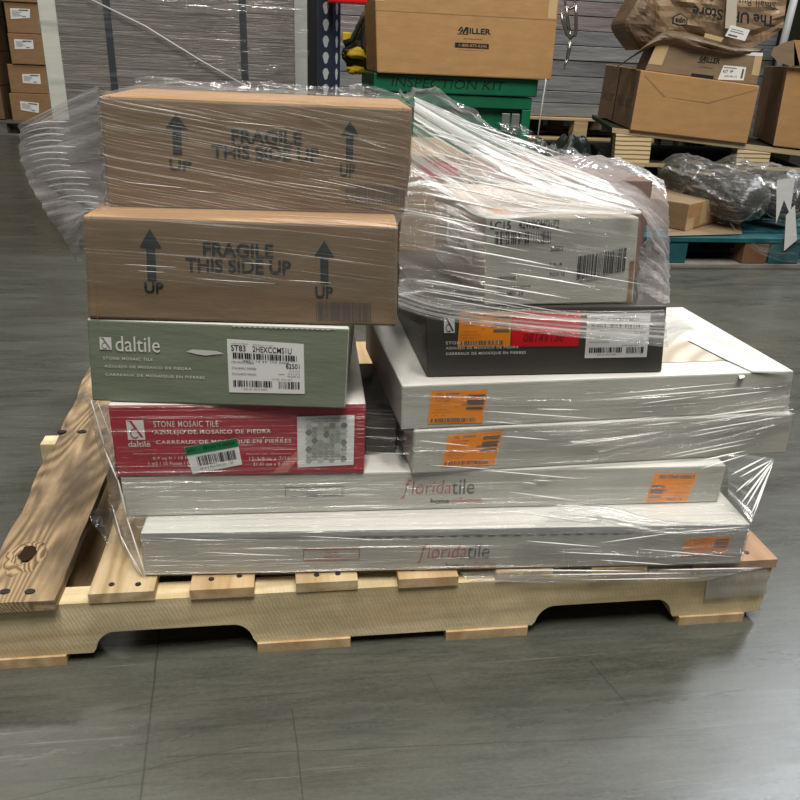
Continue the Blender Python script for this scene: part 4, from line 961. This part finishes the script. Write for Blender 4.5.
sp_ = [at(x, y, 3.4) for x, y in ((571, 129), (578, 132), (596, 142), (588, 150))]
tube('cord', [at(546, 79, 2.972), at(545.5, 82, 2.955), at(542, 105, 2.95), at(537, 142, 2.95)], .0035, plain('pale_cord2', (.55, .56, .55)))
o = bpy.data.objects['cord']; tag(o, 'thin pale cord hanging from the kraft carton past the chest', 'cord')
# hanging snap hook
STEEL = NT('worn_steel'); setp(STEEL.b, .3, .6, .9, (.33, .32, .29)); STEEL.bump(STEEL.noise(STEEL.coord(), 60, 3), .3, .002)
YH = 2.7
hk = thing('snap_hook', at(566, 70, YH), 'steel double snap hook hanging before the grey slabs', 'hook')
P = lambda x, y, d=0: at(x, y, YH + d)
tube('hook_ring', [P(570 + 5 * math.cos(a / 12 * 2 * math.pi), 2 + 7 * math.sin(a / 12 * 2 * math.pi)) for a in range(12)], .0055, STEEL.m, hk, closed=True)
tube('hook_body', [P(575, 5), P(576, 15), P(576, 27), P(575, 35), P(571, 38), P(567, 34), P(563, 22), P(561, 12)], [.006, .008, .009, .009, .008, .009, .008, .005], STEEL.m, hk, 8)
tube('hook_gate', [P(566, 6), P(567, 16), P(569, 30)], .008, STEEL.m, hk, 8)
tube('swivel', [P(570, 31), P(570, 40)], .005, STEEL.m, hk, 8)
tube('hook_body', [P(570, 41), P(569, 50), P(567, 60)], [.009, .010, .007], STEEL.m, hk, 8)
tube('hook_tip', [P(567, 60), P(565, 65), P(564, 70)], [.008, .005, .001], STEEL.m, hk, 8)
tube('hook_gate', [P(561, 10), P(564, 20), P(567, 32)], .0035, STEEL.m, hk, 6)

# ================================================================= BACKGROUND, RIGHT
TEAL = wood_mat('teal_painted_wood', (.02, .115, .13), (.012, .07, .08), 'X', .3, .6, seed=4)
TGREY = wood_mat('worn_grey_board', (.30, .28, .25), (.16, .15, .13), 'X', .3, seed=8)
tx0 = 1.98; tx1 = 3.35; ty = 2.29
tp = thing('wooden_pallet', ((tx0 + tx1) / 2, ty + .5, 0), 'teal painted block pallet at right, holding the black wrapped roll', 'pallet')
for x0_, x1_, m_ in ((2.12, 2.245, TEAL), (2.52, 2.64, plain('brown_block', (.16, .08, .04))), (2.65, 2.80, TEAL), (3.2, 3.33, TEAL)):
    for yy in (ty + .003, ty + .3, ty + .6): box('block', x0_, x1_, yy, yy + .09, .023, .118, m_, tp, .003)
box('bottom_board', tx0, tx1, ty - .004, ty + .1, 0, .022, TGREY, tp, .003); box('bottom_board', tx0, tx1, ty + .6, ty + .7, 0, .022, TGREY, tp, .003); box('bottom_board', tx0, tx1, ty + .3, ty + .4, 0, .022, TGREY, tp, .003)
for k in range(5): box('deck_board', tx0, tx1, ty - .004 + .148 * k, ty + .11 + .148 * k, .119, .14, TEAL, tp, .003)
cs = onz(712, 232, .142)
tag(hexa('cardboard_sheet', [onz(668, 236, .1405), onz(742, 234, .1405), onz(742, 234, .1455), onz(668, 236, .1455), onz(668, 222, .1405), onz(740, 222, .1405), onz(740, 222, .1455), onz(668, 222, .1455)], KRAFT, bw=0), 'flat cardboard sheet on the teal pallet under the small carton', 'cardboard')
# small carton
A = onz(684.5, 231, .147); B = onz(721, 221, .147); hgt = at(684.5, 204, A.y).z - .147
e = (B - A); e.z = 0; W1 = e.length; e.normalize(); n2 = Vector((-e.y, e.x, 0))
sc_ = thing('carton', (A + B) / 2, 'small taped kraft carton on the teal pallet beside the black roll', 'box')
vv = [A, B, B + Vector((0, 0, hgt)), A + Vector((0, 0, hgt))]; vv += [p + n2 * .42 for p in vv]
hexa('carton_body', vv, [KRAFT2, KSHADE, KRAFT], sc_, [0, 0, 1, 0, 2, 0], .004)
SFc = Face(*vv[:4]); patchquad('packing_tape', SFc.rect(.35, .1, .62, 1), TAPE, sc_, .001); patchquad('packing_tape', SFc.rect(0, 0, .2, .45), TAPE, sc_, .001)
# wrapped roll
ROLLM = NT('black_roll_core'); setp(ROLLM.b, .45, .4, color=(.035, .034, .032)); ROLLM.bump(ROLLM.noise(ROLLM.coord(scale=(1, 1, 3)), 9, 5, .65), .9, .03)
F_ROLL = film_mat('roll_film', .06, .6, .52, .64, 5, 26, seed=14, sparkle=.12, white=.4, rough=.2, tint=(.6, .62, .6))
roll = thing('wrapped_roll', (2.85, 2.75, .147), 'fat black roll in shiny crumpled clear film on the teal pallet', 'wrapped roll')
def rollmesh(name, p0, p1, r, m, amp, seed, parent, seg=96, nl=60, squash=.9, ends=True):
    p0, p1 = Vector(p0), Vector(p1); d = (p1 - p0).normalized(); u = d.cross(Vector((0, 0, 1))).normalized(); v = u.cross(d)
    vs = []; uvs = []; fs = []
    for i in range(nl + 1):
        t = i / nl; e_ = math.sqrt(max(0, 1 - (2 * abs(t - .5)) ** 6)); rr = r * (.25 + .75 * e_) if ends else r
        for k in range(seg):
            a = 2 * math.pi * k / seg
            q = p0.lerp(p1, t) + u * math.cos(a) * rr + v * math.sin(a) * rr * squash
            dd = (u * math.cos(a) + v * math.sin(a)); q += dd * amp * (noise.noise(q * 5 + Vector((seed, 0, 0))) + .6 * noise.noise(q * 15) + .55 * abs(noise.noise(Vector((q.x * 40, q.y * 22, q.z * 40)))))
            if q.z < .149: q.z = .149
            vs.append(q); uvs.append((t * (p1 - p0).length, k / seg * 2 * math.pi * r))
    for i in range(nl):
        for k in range(seg): k2 = (k + 1) % seg; fs.append((i * seg + k, i * seg + k2, (i + 1) * seg + k2, (i + 1) * seg + k))
    fs.append(tuple(range(seg - 1, -1, -1))); fs.append(tuple(nl * seg + k for k in range(seg)))
    return mesh(name, vs, fs, m, parent, smooth=True, uvs=uvs)
c0 = at(757, 213, 2.36)
rollmesh('roll_core', (c0.x, 2.38, .275), (c0.x - .17, 2.92, .34), .105, ROLLM.m, .02, 1, roll)
rollmesh('roll_core', (c0.x + .27, 2.44, .27), (c0.x + .12, 2.92, .30), .115, ROLLM.m, .02, 4, roll)
rollmesh('film_cover', (c0.x, 2.36, .275), (c0.x - .18, 2.95, .345), .117, F_ROLL, .022, 2, roll)
rollmesh('film_cover', (c0.x + .27, 2.36, .28), (c0.x + .10, 2.95, .31), .135, F_ROLL, .03, 5, roll)
sk = [[(728, 222, 2.33), (750, 240, 2.30), (775, 240, 2.29), (812, 238, 2.29)], [(735, 232, 2.31), (755, 252, 2.275), (780, 261, 2.27), (812, 264, 2.265)]]
film(sk, F_ROLL, rip=.004, crum=.006, seed=41, nu=40, nv=14, name='film_skirt')
_o = [o for o in wrap.children if o.name.startswith('film_skirt')][0]; _o.parent = roll; _o.location = wrap.location - roll.location
TAG = paper_mat('white_flap_paper', (.62, .63, .64), .06)
for pts, dy in ((((777, 180), (795, 178), (790, 214), (784, 200), (776, 224)), 2.29), (((795, 205), (797, 240), (784, 251), (786, 216)), 2.27)):
    v_ = [at(x, y, dy) for x, y in pts]; n_ = len(v_)
    mesh('paper_flap', v_ + [p + Vector((.001, .003, 0)) for p in v_], [tuple(range(n_))[::-1], tuple(range(n_, 2 * n_))] + [(i, (i + 1) % n_, (i + 1) % n_ + n_, i + n_) for i in range(n_)], TAG, roll)
# second row pallet stack with plywood blocks
PLY = NT('plywood_block'); setp(PLY.b, .6, .3)
pw = PLY.new('ShaderNodeTexWave', wave_type='BANDS', bands_direction='Z'); PLY.l.new(PLY.coord(), pw.inputs['Vector']); pw.inputs['Scale'].default_value = 14.5; pw.inputs['Distortion'].default_value = .6
PLY.l.new(PLY.mix(PLY.ramp(pw.outputs['Fac'], [(.15, 0.0), (.3, 1.0)]), (.22, .15, .08), (.72, .56, .33)), PLY.b.inputs['Base Color'])
DKW = wood_mat('dark_wood', (.05, .052, .038), (.02, .022, .016), 'X', .2, seed=2)  # dark tone for the low pallets and faces behind the pale fronts
PALE = wood_mat('pale_deck_wood', (.55, .43, .27), (.4, .3, .17), 'X', .1, seed=12)
Y3 = 3.0
pp = thing('wooden_pallet', at(690, 165, Y3), 'raised pallet with pale plywood blocks carrying the leaning brown cartons', 'pallet')
back = at(592, 116, 4.0) - at(612, 130, Y3); back.z = 0.0
def pq(name, q, m, vec=None, y=Y3, bw=.003, fm=None):
    A, B, C_, D = [at(*p, y) for p in q]; v = back if vec is None else Vector(vec)
    return hexa(name, [A, B, C_, D, A + v, B + v, C_ + v, D + v], m, pp, fm, bw)
pq('deck_board', ((612, 133), (805, 157), (805, 151), (612, 127.5)), [PALE, DKW], fm=[0, 1, 1, 1, 1, 1])
pq('plywood_block', ((614, 161), (649, 164.5), (652, 138), (616, 133.5)), PLY.m, back * .12)
pq('plywood_block', ((735, 167), (768, 168), (771, 153), (738, 149)), PLY.m, back * .12)
pq('plywood_block', ((614, 161), (649, 164.5), (652, 138), (616, 133.5)), DKW, back * .14, 3.4)
pq('plywood_block', ((612, 158), (640, 161), (642, 138), (614, 134)), DKW, back * .14, 3.8)
pq('bottom_board', ((613, 166), (805, 172), (805, 168), (613, 161.5)), [PALE, DKW], fm=[0, 1, 1, 1, 1, 1])
zlow = at(613, 166, Y3).z - .03
ps0 = at(614, 161, Y3).x
for k in range(3):
    h_ = (zlow - .055) / 3; simple_pallet('wooden_pallet', ps0 - .01, ps0 + 1.2, Y3 + .03, Y3 + .96, h_ * k + (.001 if k else 0), h_ - .002, DKW, 'dark pallet in the low stack under the raised plywood-block pallet, ' + ('lowest', 'middle', 'upper')[k], group='dark pallets under the raised pallet')
# big leaning carton
sv = at(597, 118, 3.75) - at(630, 130, 2.98); sv.z = 0.02
bc_, bf, bv = qbox('carton', ((630, 130), (747, 144), (760, 86), (641, 70)), 2.98, sv, [KRAFT2, KSHADE], 'large golden-brown carton with shade-darkened left side on the raised pallet', fm=[0, 0, 1, 0, 0, 0])
SD = Face(bv[4], bv[0], bv[3], bv[7]); rects('side_seam', SD, [(.47, 0, .49, 1)], BLK, bc_, .001)
text('faded_print', SD, [('FALL KIT', .06, .35, .42, .5, .01), ('FALL KIT', .55, .35, .92, .5, .01)], plain('faint_print', (.1, .07, .05)), bc_, .001)
poly('crease_line', bf, [[(.03, .92), (.04, .93), (.24, .62), (.22, .62)], [(.24, .62), (.22, .62), (.60, .60), (.60, .62)], [(.60, .60), (.60, .62), (.97, .93), (.985, .93)]], KRAFT3, bc_, .001)
# second kraft carton behind and above
sv2 = at(645, 45, 3.4) - at(656, 43, 3.03); sv2.z = .0
m2, mf, mv = qbox('carton', ((645, 70.5), (757, 85.5), (763, 53), (657, 43)), 3.03, sv2, [KRAFT, KSHADE], 'kraft carton printed MILLER with white label, between large carton and crushed carton', fm=[0, 0, 1, 0, 0, 0])
miller(mf, .42, .62, .42, .72, m2, False); rects('printed_bar', mf, [(.40, .02, .60, .12)], INK, m2, .001)
q = patchquad('shipping_label', mf.sub(((.64, .02), (.87, .10), (.87, .52), (.66, .50))), LABEL, m2, .001); LFm = mf.sub(((.64, .02), (.87, .10), (.87, .52), (.66, .50)))
text('printed_text', LFm, [('KIT  FP', .08, .5, .5, .7, .02), ('XX-00-12', .2, .2, .7, .32, .01)], INK, q, .0016); rects('label_print', LFm, [(.05, .82, .6, .88), (.85, .15, .93, .85)], INKG, q, .0016)
patchquad('packing_tape', mf.rect(.0, .25, .12, 1), TAPE, m2, .001); patchquad('packing_tape', mf.rect(.93, .3, 1, 1), TAPE, m2, .001)
patchquad('paper_slip', mf.sub(((.68, .86), (1.0, .90), (1.0, 1.0), (.70, .98))), LABEL, m2, .0015)
# crushed carton, print upside down
cr_ = thing('carton', at(700, 60, 3.15), 'crushed brown shipping carton with upside-down store print, on top at right', 'box')
OUT = [(640, 52), (615, 68), (604, 72), (636, 44), (625, 26), (640, 12), (650, -8), (700, -24), (745, -22), (788, -6), (784, 18), (783, 28), (764, 50), (745, 54), (700, 46), (668, 40)]
def lumpy(name, fl, m, parent, y0, dep, seed, amp=.035, nu=20, nv=12):
    """top row / bottom row polylines -> front sheet bulging towards the room, closed behind"""
    top, bot = fl; vs = []; fs = []
    for j in range(nv + 1):
        for i in range(nu + 1):
            tu, tv = i / nu, j / nv; a = samp([Vector((*p, 0)) for p in top], tu); b = samp([Vector((*p, 0)) for p in bot], tu); q = a.lerp(b, tv)
            bul = math.sin(math.pi * min(1, tu * 1.0)) ** .4 * math.sin(math.pi * (.08 + .84 * tv)) ** .5
            y = y0 - bul * .10 + amp * noise.noise(Vector((tu * 5 + seed, tv * 4, 0))) + amp * .6 * abs(noise.noise(Vector((tu * 13, tv * 9 + seed, 0))))
            vs.append(at(q.x, q.y, y))
    n_ = len(vs); vs += [v + Vector((.03, dep, .0)) for v in vs]; W_ = nu + 1
    for j in range(nv):
        for i in range(nu):
            a = j * W_ + i; fs.append((a, a + W_, a + W_ + 1, a + 1)); fs.append((n_ + a, n_ + a + 1, n_ + a + W_ + 1, n_ + a + W_))
    for i in range(nu): a = i; fs.append((a, a + 1, n_ + a + 1, n_ + a)); a = nv * W_ + i; fs.append((a + 1, a, n_ + a, n_ + a + 1))
    for j in range(nv): a = j * W_; fs.append((a + W_, a, n_ + a, n_ + a + W_)); a = j * W_ + nu; fs.append((a, a + W_, n_ + a + W_, n_ + a))
    return mesh(name, vs, fs, m, parent, smooth=False)
UPSK = paper_mat('crushed_kraft', (.33, .225, .14), .2, .5, .4); UPSD = paper_mat('crushed_kraft_shaded', (.17, .115, .072), .25, .5, .4)  # second, darker copy stands for shade on the crushed side and flap
top_ = [(648, -24), (672, -26), (700, -26), (740, -24), (788, -10)]; bot_ = [(650, 36), (668, 38), (700, 44), (745, 50), (783, 28)]
lumpy('carton_body', (top_, bot_), UPSK, cr_, 3.12, .3, 3)
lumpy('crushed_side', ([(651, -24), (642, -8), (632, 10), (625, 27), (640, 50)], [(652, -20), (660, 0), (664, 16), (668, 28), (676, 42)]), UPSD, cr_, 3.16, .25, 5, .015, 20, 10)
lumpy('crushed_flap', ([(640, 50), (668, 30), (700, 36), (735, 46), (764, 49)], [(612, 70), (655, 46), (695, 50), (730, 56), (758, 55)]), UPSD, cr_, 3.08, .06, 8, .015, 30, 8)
# print: upside down, following a plane just in front of the body
PF = Face(*[at(x, y, yy) for x, y, yy in ((776, 0, 3.0), (668, -14, 3.0), (664, 26, 2.995), (774, 40, 2.995))])
text('printed_text', PF, [('The UPS Store', .0, .40, .76, .68, .025), ('Small Business Solutions', -.0, .06, .92, .24, .003)], INK, cr_, -.001)
sh = PF.sub(((.79, .62), (.94, .62), (.94, .95), (.79, .95)))
poly('shield_logo', sh, [[(.05, .9), (.5, 1.0), (.95, .9), (.95, .35), (.5, 0), (.05, .35)][::-1]], INK, cr_, .000); poly('shield_field', sh, [[(.13, .82), (.5, .9), (.87, .82), (.87, .38), (.5, .1), (.13, .38)][::-1]], UPSK, cr_, .003); text('logo_letters', sh, [('ups', .2, .32, .8, .72, .02)], INK, cr_, .006)
GLT = plain('tape_glare', (.52, .47, .39), .15, .6)  # pale strip colour stands for the glare on the carton's tape
patchquad('tape_glare_strip', Face(*[at(x, y, 2.985) for x, y in ((725, 28), (736, 30), (738, -18), (728, -20))]), GLT, cr_, .0)
L5 = Face(*[at(x, y, 2.98) for x, y in ((725, 36), (745, 41), (750, 30), (731, 25))]); q = patchquad('shipping_label', L5, LABEL, cr_, 0); rects('label_print', L5, [(.1, .12, .55, .25), (.1, .5, .8, .55), (.1, .7, .7, .74)], INKG, q, .001)
patchquad('packing_tape', Face(*[at(x, y, 2.99) for x, y in ((704, 37), (721, 42), (724, 38), (705, 33))]), TAPE, cr_, 0)
# right edge cartons
sv3 = at(752, 138, 3.6) - at(773, 147, 2.99); sv3.z = 0
e1, ef, ev = qbox('carton', ((773, 146), (835, 153), (850, 72), (788, 66)), 2.99, sv3, [KRAFT2, KSHADE], 'tall kraft carton cut by the right picture edge, with rounded open flap', fm=[0, 0, 1, 0, 1, 0])
t3 = e1
lid = [(800 - 6, 40), (783, 43), (773, 48), (771, 55), (778, 62), (790, 66), (800, 66)]
v_ = [at(x, y, 2.96) for x, y in lid]; n_ = len(v_)
mesh('side_flap', v_ + [p + Vector((.02, .01, 0)) for p in v_], [tuple(range(n_)), tuple(range(2 * n_ - 1, n_ - 1, -1))] + [((i + 1) % n_, i, i + n_, (i + 1) % n_ + n_) for i in range(n_)], KRAFT, t3)
A = [at(x, y, 2.96) for x, y in ((794, 66), (850, 74), (850, 44), (794, 40))]
hexa('front_flap', A + [p + Vector((.02, .012, .0)) for p in A], KRAFT2, t3, None, .001)
# pale rack leg beyond, and pallet behind right cartons
LG = plain('light_grey_post', (.34, .36, .37), .5, .4)
A, B = at(783, 44, 3.7), at(796, -8, 3.7)
tag(tube('rack_brace', [at(776, 80, 3.7), A, B], .022, LG), 'slanted pale steel brace behind the right cartons', 'brace')
s4, s5 = slabs(716, 830, 4.6, .331, 'stack of grey slabs seen between crushed carton and pale brace', 118, [110, 92, 77, 61, 46, 31, 16, 1, -14])
simple_pallet('wooden_pallet', s4 - .02, s5 + .02, 4.55, 5.65, 0, .33, DKW, 'dark pallet under the slabs at far right')
DKP = plain('dark_steel_cabinet', (.01, .011, .003), .5, .4)
tag(box('steel_column', at(788, 30, 4.1).x, at(806, 30, 4.1).x + .1, 4.1, 4.2, 0, 1.5, DKP), 'black steel column at the top right corner', 'column')
print('objects', len(bpy.data.objects))
